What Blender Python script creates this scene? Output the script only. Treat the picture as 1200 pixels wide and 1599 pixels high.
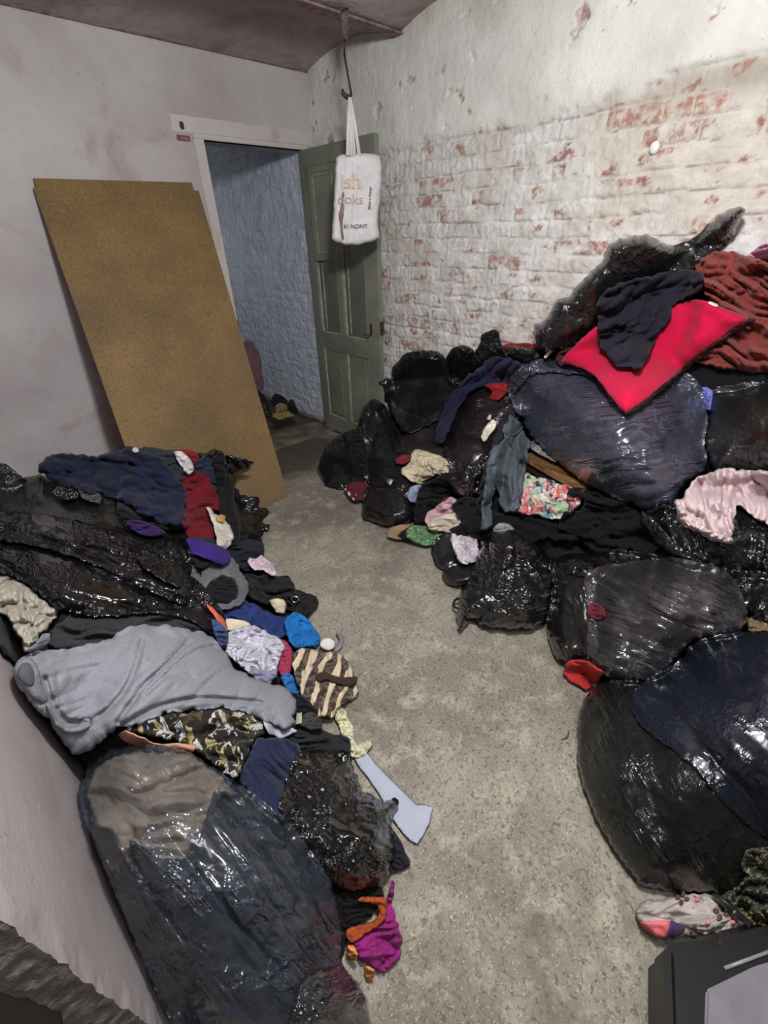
import bpy, math, random
import numpy as np
from mathutils import Vector, Matrix
from mathutils.geometry import delaunay_2d_cdt

scene = bpy.context.scene
for o in list(bpy.data.objects):
    bpy.data.objects.remove(o)
COL = scene.collection

# ------------------------------------------------------------------ camera
FPX = 686.9
YAW, PITCH, ROLL = [math.radians(a) for a in (48.03, 32.39, -1.507)]
H = 1.55
CAM = np.array([0.0, 0.0, H])
FW = np.array([math.cos(YAW)*math.cos(PITCH), math.sin(YAW)*math.cos(PITCH), -math.sin(PITCH)])
_r = np.array([math.sin(YAW), -math.cos(YAW), 0.0]); _u = np.cross(_r, FW)
RT = _r*math.cos(ROLL)+_u*math.sin(ROLL)
UP = -_r*math.sin(ROLL)+_u*math.cos(ROLL)
cd = bpy.data.cameras.new('camera'); cam = bpy.data.objects.new('camera', cd); COL.objects.link(cam)
cd.sensor_fit = 'VERTICAL'; cd.sensor_height = 36; cd.lens = 36*FPX/1599; cd.clip_start = 0.02
cam.matrix_world = Matrix(((RT[0], UP[0], -FW[0], 0), (RT[1], UP[1], -FW[1], 0), (RT[2], UP[2], -FW[2], H), (0, 0, 0, 1)))
scene.camera = cam
# ------------------------------------------------------------------ light and exposure
w = bpy.data.worlds.new('world'); scene.world = w; w.use_nodes = True
w.node_tree.nodes['Background'].inputs[0].default_value = (0.5, 0.55, 0.62, 1)
w.node_tree.nodes['Background'].inputs[1].default_value = 0.05
ld = bpy.data.lights.new('ceiling_bulb', 'POINT'); ld.energy = 76; ld.color = (0.985, 0.99, 1.0); ld.shadow_soft_size = 0.10
lo = bpy.data.objects.new('ceiling_bulb', ld); lo.location = (0.55, 0.38, 2.22); COL.objects.link(lo)
scene.view_settings.view_transform = 'Standard'; scene.view_settings.look = 'None'
scene.view_settings.gamma = 1; scene.view_settings.use_curve_mapping = False
scene.view_settings.exposure = 1.0
ad = bpy.data.lights.new('fill_light', 'AREA'); ad.shape = 'DISK'; ad.size = 0.55; ad.energy = 6; ad.color = (0.93, 0.96, 1.0)  # added soft fill above the camera for broad bag highlights, no real fitting
ao = bpy.data.objects.new('fill_light', ad); ao.location = (0.35, -0.5, 2.40); ao.rotation_euler = (math.radians(22), math.radians(8), 0); COL.objects.link(ao)

pd = bpy.data.lights.new('passage_fill', 'POINT'); pd.energy = 2.6; pd.color = (0.9, 0.95, 1.0); pd.shadow_soft_size = .15  # added weak fill that brightens the passage wall, no lamp known there
po = bpy.data.objects.new('passage_fill', pd); po.location = (1.35, 4.9, 1.5); COL.objects.link(po)
XB, YD, XL, YE, ZC = 2.376, 3.276, -0.21, 0.44, 2.46

# ------------------------------------------------------------------ pixel rays
def rays(p):
    p = np.atleast_2d(np.asarray(p, float))
    d = ((p[:, 0]-600)/FPX)[:, None]*RT - ((p[:, 1]-799.5)/FPX)[:, None]*UP + FW
    return d/np.linalg.norm(d, axis=1)[:, None]
def room_dist(p, board=True):
    d = rays(p)
    t = np.full(len(d), 50.0)
    with np.errstate(divide='ignore', invalid='ignore'):
        tf = np.where(d[:, 2] < 0, (0.004-H)/d[:, 2], 50); t = np.minimum(t, tf)
        tb = np.where(d[:, 0] > 0, (XB-0.02)/d[:, 0], 50); t = np.minimum(t, tb)
        td = np.where(d[:, 1] > 0, (YD-0.01)/d[:, 1], 50); t = np.minimum(t, td)
        tl = np.where(d[:, 0] < 0, (XL+0.008)/d[:, 0], 50)
        tl = np.where(tl*d[:, 1] > YE-0.05, tl, 50); t = np.minimum(t, tl)
        if board:
            n = np.array([0, 1.8, -0.81]); c = (np.array([0, 2.40, 0.0])-CAM)@n
            tp = c/(d@n); P = CAM+tp[:, None]*d
            ok = (tp > 0) & (P[:, 2] > -0.02) & (P[:, 2] < 1.8) & (P[:, 0] > 0.45) & (P[:, 0] < 1.45)
            t = np.where(ok, np.minimum(t, tp), t)
    return t
def at(px, py, **k):
    d = rays([(px, py)])[0]
    (a, v), = k.items()
    i = 'xyz'.index(a); t = (v-CAM[i])/d[i]
    return CAM+t*d

# ------------------------------------------------------------------ noise
def _hash(ix, iy, seed):
    h = (ix.astype(np.int64)*374761393 + iy.astype(np.int64)*668265263 + seed*1442695041) & 0xffffffff
    h = ((h ^ (h >> 13))*1274126177) & 0xffffffff
    h = h ^ (h >> 16)
    return h
def noise(x, y, seed=0):
    x = np.asarray(x, float); y = np.asarray(y, float)
    x0 = np.floor(x); y0 = np.floor(y); fx = x-x0; fy = y-y0
    u = fx*fx*fx*(fx*(fx*6-15)+10); v = fy*fy*fy*(fy*(fy*6-15)+10)
    def g(ix, iy, dx, dy):
        a = _hash(ix, iy, seed)/4294967296.0*2*math.pi
        return np.cos(a)*dx+np.sin(a)*dy
    n00 = g(x0, y0, fx, fy); n10 = g(x0+1, y0, fx-1, fy); n01 = g(x0, y0+1, fx, fy-1); n11 = g(x0+1, y0+1, fx-1, fy-1)
    return ((n00*(1-u)+n10*u)*(1-v)+(n01*(1-u)+n11*u)*v)*1.5
def fbm(x, y, seed=0, o=4):
    s = 0; a = 1; t = 0
    for i in range(o):
        s = s+a*noise(x*2**i, y*2**i, seed+i*17); t += a; a *= 0.5
    return s/t
def ridge(x, y, seed=0, k=2.0):
    return np.clip(1-np.abs(noise(x, y, seed))*2.2, 0, 1)**k
def facets(x, y, f, seed, n=4, ang=None, spread=1.6):
    """sum of warped triangle waves: flat facets meeting in straight creases, like crushed film"""
    rg = random.Random(seed); s = 0
    for i in range(n):
        th = rg.uniform(0, math.pi) if ang is None else ang+math.pi/2+rg.uniform(-spread, spread)
        ff = f*rg.uniform(.7, 1.5); ph = rg.uniform(0, 9)
        q = (x*math.cos(th)+y*math.sin(th))*ff+ph+.9*noise(x*f*.45, y*f*.45, seed+i*7)
        s = s+(2*np.abs(q-np.floor(q)-.5)*2-1)*(.5+noise(x*f*.3+i*3, y*f*.3, seed+50+i))
    return s/n
def rnd(ix, iy, seed=0):
    return _hash(np.asarray(ix, float), np.asarray(iy, float), seed)/4294967296.0

# ------------------------------------------------------------------ depth charts of the two heaps (thin-plate spline through known heights)
class Chart:
    def __init__(s, anchors, lam=1e-4):
        P = []; W = []
        for a in anchors:
            px, py, v = a[:3]
            if isinstance(v, str):
                q = at(px, py, **{v[0]: float(v[1:])})
            else:
                q = at(px, py, z=v)
            P.append((px/1000, py/1000)); W.append(1/np.linalg.norm(q-CAM))
        s.P = np.array(P); n = len(P)
        K = s.U(s.P, s.P)+lam*np.eye(n)
        Q = np.c_[np.ones(n), s.P]
        A = np.block([[K, Q], [Q.T, np.zeros((3, 3))]])
        s.c = np.linalg.solve(A, np.r_[W, 0, 0, 0])
    def U(s, a, b):
        r2 = ((a[:, None]-b[None])**2).sum(-1)
        return np.where(r2 > 0, r2*np.log(np.maximum(r2, 1e-12)), 0)
    def __call__(s, p):
        q = np.asarray(p, float)/1000
        w_ = s.U(q, s.P)@s.c[:-3]+s.c[-3]+q@s.c[-2:]
        return 1/np.maximum(w_, 0.12)
CH = {
 'R': Chart([(500,745,.03),(545,762,.02),(600,815,.04),(640,840,.01),(700,905,.02),(715,975,.03),(790,985,.03),(860,975,.05),(880,1060,.02),(905,1130,.05),
  (905,1200,.04),(1000,1385,.01),(1150,1395,.05),(560,680,.2),(590,640,.38),(650,610,.45),(610,565,'x2.2'),(680,550,'x2.15'),(770,520,'x2.2'),(840,530,'x2.2'),(990,380,'x2.2'),
  (1160,330,'x2.3'),(1200,390,'x2.2'),(700,640,.45),(735,700,.45),(740,760,.28),(690,780,.15),(640,720,.25),(740,850,.1),(800,860,.2),(860,880,.2),
  (820,710,.5),(895,756,.5),(820,620,.72),(950,690,.78),(950,600,.92),(1090,700,.75),(1000,790,.55),(980,640,.88),(1160,500,1.1),(900,560,.98),
  (1200,560,1.05),(1200,480,1.18),(1150,660,.85),(1200,740,.75),(1060,800,.58),(1200,770,.68),(1130,845,.55),(900,820,.35),(1000,860,.35),
  (940,900,.27),(1050,930,.38),(1150,920,.40),(1010,1050,.16),(900,1020,.08),(950,1080,.13),(1030,1200,.19),(1100,1330,.10),
  (1200,1000,.42),(1100,1080,.31),(1150,1200,.31),(1200,1300,.19),(1200,1420,.1)]),
 'L': Chart([(390,770,.05),(425,800,.02),(415,870,.02),(495,950,.02),(530,1010,.015),(560,1080,.02),(560,1175,.01),(640,1350,.01),(622,1500,.01),(575,1599,.01),(620,1260,.02),
  (0,950,'x-.2'),(22,1056,'x-.2'),(60,1120,'x-.2'),(127,1217,'x-.2'),(139,1300,'x-.2'),(219,1470,'x-.19'),(293,1599,'x-.18'),
  (0,735,'y2.6'),(60,715,'y2.7'),(130,705,'y2.75'),(210,698,'y2.55'),(300,705,'y2.42'),(390,722,'y2.33'),(300,760,.38),(350,800,.22),
  (0,830,.52),(100,800,.5),(100,860,.55),(200,850,.48),(300,860,.32),(350,920,.22),(150,940,.52),(250,970,.42),(330,960,.26),(400,960,.12),(250,1050,.45),
  (100,1100,.5),(400,1060,.2),(460,1120,.13),(300,1150,.36),(430,1200,.2),(300,1250,.42),(200,1200,.45),(400,1380,.33),(500,1300,.17),(570,1300,.1),(520,1450,.08),
  (400,1560,.22),(300,1400,.38)]),
}

# ------------------------------------------------------------------ front depth buffer so each new piece lies on the ones under it
CS = 3
GX, GY = 1400//CS+1, 1800//CS+1
OX, OY = -100, -100
gy_, gx_ = np.mgrid[0:GY, 0:GX]
GP = np.c_[(gx_.ravel()*CS+OX+CS/2), (gy_.ravel()*CS+OY+CS/2)].astype(float)
BUF = room_dist(GP).reshape(GY, GX)
def inside(poly, pts):
    x, y = pts[:, 0], pts[:, 1]; r = np.zeros(len(pts), bool)
    a = poly; b = np.roll(poly, -1, 0)
    for (x1, y1), (x2, y2) in zip(a, b):
        if y1 == y2: continue
        c = ((y1 > y) != (y2 > y)) & (x < (x2-x1)*(y-y1)/(y2-y1)+x1)
        r ^= c
    return r
def edge_dist(poly, pts, closed=True):
    a = poly; b = np.roll(poly, -1, 0)
    if not closed: a = a[:-1]; b = b[:-1]
    best = np.full(len(pts), 1e9)
    for p, q in zip(a, b):
        d = q-p; L = d@d+1e-9
        t = np.clip(((pts-p)@d)/L, 0, 1)
        e = np.hypot(*(pts-p-t[:, None]*d).T)
        best = np.minimum(best, e)
    return best
def buf_at(p, B):
    x = (np.asarray(p)[:, 0]-OX)/CS-.5; y = (np.asarray(p)[:, 1]-OY)/CS-.5
    x = np.clip(x, 0, GX-1.001); y = np.clip(y, 0, GY-1.001)
    x0 = x.astype(int); y0 = y.astype(int); fx = x-x0; fy = y-y0
    return (B[y0, x0]*(1-fx)+B[y0, x0+1]*fx)*(1-fy)+(B[y0+1, x0]*(1-fx)+B[y0+1, x0+1]*fx)*fy
def minf(B, r):
    for _ in range(r):
        C = B.copy()
        C[1:] = np.minimum(C[1:], B[:-1]); C[:-1] = np.minimum(C[:-1], B[1:])
        C[:, 1:] = np.minimum(C[:, 1:], B[:, :-1]); C[:, :-1] = np.minimum(C[:, :-1], B[:, 1:])
        B = C
    return B
def blur(B, r):
    for _ in range(r):
        P = np.pad(B, 1, mode='edge')
        B = (P[:-2, 1:-1]+P[2:, 1:-1]+P[1:-1, :-2]+P[1:-1, 2:]+2*B+P[1:-1, 1:-1])/7
    return B
def splat(poly, pts, dist):
    lo = np.floor((poly.min(0)-[OX, OY])/CS).astype(int)-1; hi = np.ceil((poly.max(0)-[OX, OY])/CS).astype(int)+2
    lo = np.maximum(lo, 0); hi = np.minimum(hi, [GX, GY])
    if (hi <= lo).any(): return
    sub = np.full((hi[1]-lo[1], hi[0]-lo[0]), np.nan)
    ix = ((pts[:, 0]-OX)/CS).astype(int)-lo[0]; iy = ((pts[:, 1]-OY)/CS).astype(int)-lo[1]
    ok = (ix >= 0) & (iy >= 0) & (ix < sub.shape[1]) & (iy < sub.shape[0])
    o = np.argsort(-dist[ok]); sub[iy[ok][o], ix[ok][o]] = dist[ok][o]
    yy, xx = np.mgrid[lo[1]:hi[1], lo[0]:hi[0]]
    c = np.c_[xx.ravel()*CS+OX+CS/2, yy.ravel()*CS+OY+CS/2]
    m = inside(poly, c).reshape(sub.shape)
    for _ in range(6):
        P = np.pad(sub, 1, constant_values=np.nan)
        st = np.stack([P[:-2, 1:-1], P[2:, 1:-1], P[1:-1, :-2], P[1:-1, 2:]])
        cnt = (~np.isnan(st)).sum(0); sm = np.nansum(st, 0)
        f = np.isnan(sub) & (cnt > 0); sub[f] = (sm/np.maximum(cnt, 1))[f]
    V = BUF[lo[1]:hi[1], lo[0]:hi[0]]
    m &= ~np.isnan(sub)
    V[m] = np.minimum(V[m], sub[m])

# ------------------------------------------------------------------ materials
def lin(c):
    o = []
    for v in c[:3]:
        v /= 255.0
        o.append(v/12.92 if v <= 0.04045 else ((v+0.055)/1.055)**2.4)
    return (*o, 1.0)
MATS = {}
class NT:
    def __init__(s, name):
        s.m = bpy.data.materials.new(name); s.m.use_nodes = True; s.t = s.m.node_tree; s.n = s.t.nodes; s.l = s.t.links
        s.b = s.n['Principled BSDF']; s.out = s.n['Material Output']
    def add(s, t, **k):
        nd = s.n.new(t)
        for a, v in k.items():
            if a.startswith('i_'):
                key = a[2:].replace('_', ' ')
                if key.isdigit(): key = int(key)
                nd.inputs[key].default_value = v
            else: setattr(nd, a, v)
        return nd
    def link(s, a, b): s.l.new(a, b)
    def coord(s, kind='UV', scale=(1, 1, 1), rot=0.0):
        c = s.add('ShaderNodeTexCoord'); mp = s.add('ShaderNodeMapping')
        mp.inputs['Scale'].default_value = scale; mp.inputs['Rotation'].default_value = (0, 0, rot)
        s.link(c.outputs[kind], mp.inputs['Vector']); return mp.outputs['Vector']
    def noise(s, v, scale, detail=3, rough=.55, dist=0.0):
        n_ = s.add('ShaderNodeTexNoise'); n_.inputs['Scale'].default_value = scale; n_.inputs['Detail'].default_value = detail
        n_.inputs['Roughness'].default_value = rough; n_.inputs['Distortion'].default_value = dist
        s.link(v, n_.inputs['Vector']); return n_.outputs['Fac']
    def vor(s, v, scale, feature='F1', out='Distance'):
        n_ = s.add('ShaderNodeTexVoronoi', feature=feature); n_.inputs['Scale'].default_value = scale
        s.link(v, n_.inputs['Vector']); return n_.outputs[out]
    def ramp(s, f, stops):
        r = s.add('ShaderNodeValToRGB'); e = r.color_ramp.elements
        while len(e) < len(stops): e.new(0.5)
        for i, (p, c) in enumerate(stops):
            e[i].position = p; e[i].color = c if isinstance(c, tuple) and len(c) == 4 else (c, c, c, 1)
        s.link(f, r.inputs[0]); return r.outputs[0]
    def mix(s, f, a, b):
        m_ = s.add('ShaderNodeMix', data_type='RGBA')
        for v, i in ((f, 0), (a, 6), (b, 7)):
            if isinstance(v, (int, float, tuple)): m_.inputs[i].default_value = v
            else: s.link(v, m_.inputs[i])
        return m_.outputs[2]
    def math(s, op, a, b=0.0, c=None):
        m_ = s.add('ShaderNodeMath', operation=op)
        for i, v in enumerate((a, b)):
            if isinstance(v, (int, float)): m_.inputs[i].default_value = v
            else: s.link(v, m_.inputs[i])
        return m_.outputs[0]
    def bump(s, h, strength, dist, prev=None):
        b_ = s.add('ShaderNodeBump'); b_.inputs['Strength'].default_value = strength; b_.inputs['Distance'].default_value = dist
        s.link(h, b_.inputs['Height'])
        if prev is not None: s.link(prev, b_.inputs['Normal'])
        return b_.outputs[0]

def bag_mat(col=(18, 19, 21), rough=.3, stretch=1.0, crink=1.0, spec=.5, tint=None, tintp=(.55, .7), tscale=5, alpha=0.0):
    k = ('bag', tuple(col), rough, stretch, crink, spec, tint, tintp, tscale, alpha)
    if k in MATS: return MATS[k]
    t = NT('bin_liner_plastic')
    col = [c*.62 for c in col]; tint = tuple(c*.8 for c in tint) if tint else None
    v = t.coord('UV'); va = t.coord('UV', (2.2, 26, 1)); vb = t.coord('UV', (5, 60, 1))
    n1 = t.noise(va, .8, 2, .5, .9); n2 = t.noise(vb, .7, 2, .5, .6)
    cr1 = t.ramp(t.math('ABSOLUTE', t.math('SUBTRACT', n1, .5)), [(0.0, 1.0), (.055, 0.0)])
    cr2 = t.ramp(t.math('ABSOLUTE', t.math('SUBTRACT', n2, .5)), [(0.0, 1.0), (.06, 0.0)])
    mk = t.ramp(t.noise(v, 5.5, 2), [(.47, 0.0), (.62, 1.0)])
    mk2 = t.ramp(t.noise(v, 7, 2, .5, .3), [(.42, 0.0), (.6, 1.0)])
    h1 = t.math('MULTIPLY', t.math('ADD', t.math('ADD', cr1, t.math('MULTIPLY', cr2, .2)), t.math('MULTIPLY', n1, .2)), mk)
    wp = t.add('ShaderNodeVectorMath', operation='ADD'); nz = t.add('ShaderNodeTexNoise'); nz.inputs['Scale'].default_value = 9; t.link(v, nz.inputs['Vector'])
    sc = t.add('ShaderNodeVectorMath', operation='SCALE'); sc.inputs['Scale'].default_value = .07; t.link(nz.outputs['Color'], sc.inputs[0])
    t.link(v, wp.inputs[0]); t.link(sc.outputs[0], wp.inputs[1]); vw = wp.outputs[0]
    r1 = t.ramp(t.vor(vw, 19, 'DISTANCE_TO_EDGE'), [(0.0, 1.0), (.22, 0.0)])
    r2 = t.ramp(t.vor(vw, 52, 'DISTANCE_TO_EDGE'), [(0.0, 1.0), (.25, 0.0)])
    h2 = t.math('MULTIPLY', t.math('ADD', r1, t.math('MULTIPLY', r2, .4)), mk2)
    b1 = t.bump(h1, min(1, .4*stretch), .005*max(1, stretch)); b2 = t.bump(h2, min(1, .45*crink), .007*max(1, crink), b1)
    t.link(b2, t.b.inputs['Normal'])
    base = t.mix(t.ramp(t.noise(v, 3.5, 3), [(.35, 0.0), (.7, 1.0)]), lin(col), lin([min(255, c*1.35+5) for c in col]))
    if tint:
        base = t.mix(t.ramp(t.noise(v, tscale, 2), [(tintp[0], 0.0), (tintp[1], .9)]), base, lin(tint))
    t.link(base, t.b.inputs['Base Color'])
    rr = t.ramp(t.noise(v, 9, 3), [(.3, rough*.8), (.7, rough*1.35)])
    t.link(rr, t.b.inputs['Roughness'])
    t.b.inputs['Specular IOR Level'].default_value = spec*1.4
    t.b.inputs['Coat Weight'].default_value = spec*1.1; t.b.inputs['Coat Roughness'].default_value = .12
    t.link(b2, t.b.inputs['Coat Normal'])
    if alpha:
        tr = t.add('ShaderNodeBsdfTransparent'); tr.inputs[0].default_value = (.78, .82, .88, 1)
        ms = t.add('ShaderNodeMixShader'); ms.inputs[0].default_value = alpha
        t.link(t.b.outputs[0], ms.inputs[1]); t.link(tr.outputs[0], ms.inputs[2]); t.link(ms.outputs[0], t.out.inputs[0])
    MATS[k] = t.m; return t.m

def cloth_mat(col, var=.12, rough=.9, weave=1.0, pat=None, cols=(), scale=20.0, sheen=.04, fleck=None):
    k = ('cloth', tuple(col), var, rough, weave, pat, tuple(cols), scale, sheen, fleck)
    if k in MATS: return MATS[k]
    t = NT('woven_fabric')
    v = t.coord('UV')
    c0 = lin([max(0, c*(1-var)) for c in col]); c1 = lin([min(255, c*(1+var)) for c in col])
    base = t.mix(t.ramp(t.noise(v, 9, 4), [(.3, 0.0), (.7, 1.0)]), c0, c1)
    if pat == 'heather':
        base = t.mix(t.ramp(t.noise(v, 300, 2, .8), [(.35, 0.0), (.65, 1.0)]), base, lin(cols[0]))
    elif pat == 'floral':
        for i, c in enumerate(cols):
            vv = t.coord('UV', (1+.13*i, 1-.1*i, 1), .7*i)
            n_ = t.noise(vv, scale*(1+.25*i), 2.5, .6, 2.5)
            base = t.mix(t.ramp(n_, [(.575, 0.0), (.60, 1.0)]), base, lin(c))
    elif pat == 'bigfloral':
        thr = .59 if scale < 15 else .655
        for i, c in enumerate(cols):
            vv = t.coord('UV', (1+.1*i, 1, 1), .9*i+.3)
            n_ = t.noise(vv, scale, 1.5, .5, 1.0)
            n_ = t.math('ADD', n_, t.math('MULTIPLY', t.noise(vv, scale*5, 2, .6, .5), .12))
            base = t.mix(t.ramp(n_, [(thr, 0.0), (thr+.015, 1.0), (thr+.07, 1.0), (thr+.085, .35)]), base, lin(c))
    elif pat == 'spots':
        for i, c in enumerate(cols):
            vv = t.coord('UV', (1, 1, 1), 1.1*i+.4)
            d_ = t.vor(vv, scale*(1+.3*i))
            base = t.mix(t.ramp(d_, [(.22, 1.0), (.27, 0.0)]), base, lin(c))
    elif pat == 'stripe':
        wv = t.add('ShaderNodeTexWave'); wv.inputs['Scale'].default_value = scale; wv.inputs['Distortion'].default_value = 1.2; wv.bands_direction = 'Y'
        wv.inputs['Detail'].default_value = 1.0
        t.link(v, wv.inputs['Vector'])
        base = t.mix(t.ramp(wv.outputs['Fac'], [(.62, 0.0), (.68, 1.0)]), base, lin(cols[0]))
        if len(cols) > 1:
            ch = t.noise(t.coord('UV', (1, 1, 1)), scale*9, 2, .6, 1.5)
            base2 = t.mix(t.ramp(ch, [(.48, 0.0), (.53, 1.0)]), base, lin(cols[1]))
            base = t.mix(t.ramp(wv.outputs['Fac'], [(.5, 1.0), (.6, 0.0)]), base, base2)
    elif pat == 'netting':
        d_ = t.vor(v, scale)
        base = t.mix(t.ramp(d_, [(.3, 1.0), (.4, 0.0)]), base, lin(cols[0]))
    if fleck:
        base = t.mix(t.ramp(t.vor(v, 45), [(.035, 1.0), (.05, 0.0)]), base, lin(fleck))
    t.link(base, t.b.inputs['Base Color'])
    t.b.inputs['Roughness'].default_value = rough
    t.b.inputs['Sheen Weight'].default_value = sheen; t.b.inputs['Sheen Roughness'].default_value = .5
    t.b.inputs['Specular IOR Level'].default_value = .2
    b1 = t.bump(t.noise(v, 26, 3, .5, .6), .35, .006)
    b2 = t.bump(t.noise(v, 380, 2), .35*weave, .0015, b1)
    t.link(b2, t.b.inputs['Normal'])
    MATS[k] = t.m; return t.m

def solid_mat(name, col, rough=.6, metal=0.0, var=.1, scale=12, bump=.2, bscale=60, spec=.4, kind='Object'):
    t = NT(name); v = t.coord(kind)
    base = t.mix(t.ramp(t.noise(v, scale, 4), [(.3, 0.0), (.7, 1.0)]), lin([c*(1-var) for c in col]), lin([min(255, c*(1+var)) for c in col]))
    t.link(base, t.b.inputs['Base Color']); t.b.inputs['Roughness'].default_value = rough; t.b.inputs['Metallic'].default_value = metal
    t.b.inputs['Specular IOR Level'].default_value = spec
    if bump: t.link(t.bump(t.noise(v, bscale, 4), bump, .004), t.b.inputs['Normal'])
    return t.m

# ------------------------------------------------------------------ object helpers
COLW = {'red', 'dark', 'black', 'pale', 'blue', 'brown', 'wine', 'pink', 'cream', 'white', 'grey', 'navy', 'lilac', 'maroon', 'rust', 'beige', 'royal', 'bright', 'olive', 'magenta', 'orange',
        'charcoal', 'slate', 'yellow', 'purple', 'lavender', 'mauve', 'peach', 'greenish'}
def kind_name(n):
    q = [w_ for w_ in n.split('_') if w_ not in COLW]
    return '_'.join(q) if q else n
def tag(o, label=None, cat=None, group=None, kind=None):
    if label: o['label'] = label
    if cat: o['category'] = cat
    if group: o['group'] = group
    if kind: o['kind'] = kind
    return o
def link_mesh(name, V, F, mat, parent=None, smooth=True, uv=None, origin=None, angle=None):
    V = np.asarray(V, float)
    if parent is not None:
        org = np.array(parent['_org']) if '_org' in parent else np.zeros(3)
        base = org
    else:
        org = np.array(origin) if origin is not None else np.array([V[:, 0].mean(), V[:, 1].mean(), V[:, 2].min()])
        base = org
    me = bpy.data.meshes.new(name)
    me.from_pydata([tuple(p) for p in (V-base)], [], [tuple(int(i) for i in f) for f in F]); me.update()
    if uv is not None:
        ul = me.uv_layers.new(name='UVMap'); li = np.zeros(len(me.loops), int); me.loops.foreach_get('vertex_index', li)
        ul.data.foreach_set('uv', np.asarray(uv)[li].astype(np.float32).ravel())
    if smooth: me.polygons.foreach_set('use_smooth', [True]*len(me.polygons))
    me.materials.append(mat)
    o = bpy.data.objects.new(name, me); COL.objects.link(o)
    o['_org'] = list(map(float, org))
    if parent is None: o.location = org
    else: o.parent = parent
    return o
def empty(name, loc, label=None, cat=None, group=None, kind=None):
    o = bpy.data.objects.new(name, None); COL.objects.link(o); o.location = loc; o['_org'] = list(map(float, loc)); o.empty_display_size = .05
    return tag(o, label, cat, group, kind)
def pts(s):
    return np.array([[float(a) for a in q.split(',')] for q in s.split()])
def catmull(P, closed=True, step=5.0, sharp=False):
    n = len(P); out = []
    for i in range(n if closed else n-1):
        p0, p1, p2, p3 = (P[(i-1) % n], P[i], P[(i+1) % n], P[(i+2) % n]) if closed else (P[max(i-1, 0)], P[i], P[i+1], P[min(i+2, n-1)])
        m = max(1, int(round(np.linalg.norm(p2-p1)/step)))
        for k in range(m):
            t = k/m
            if sharp: out.append(p1+(p2-p1)*t)
            else: out.append(.5*((2*p1)+(-p0+p2)*t+(2*p0-5*p1+4*p2-p3)*t*t+(-p0+3*p1-3*p2+p3)*t**3))
    if not closed: out.append(P[-1])
    return np.array(out)
SEED = [1]
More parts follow.
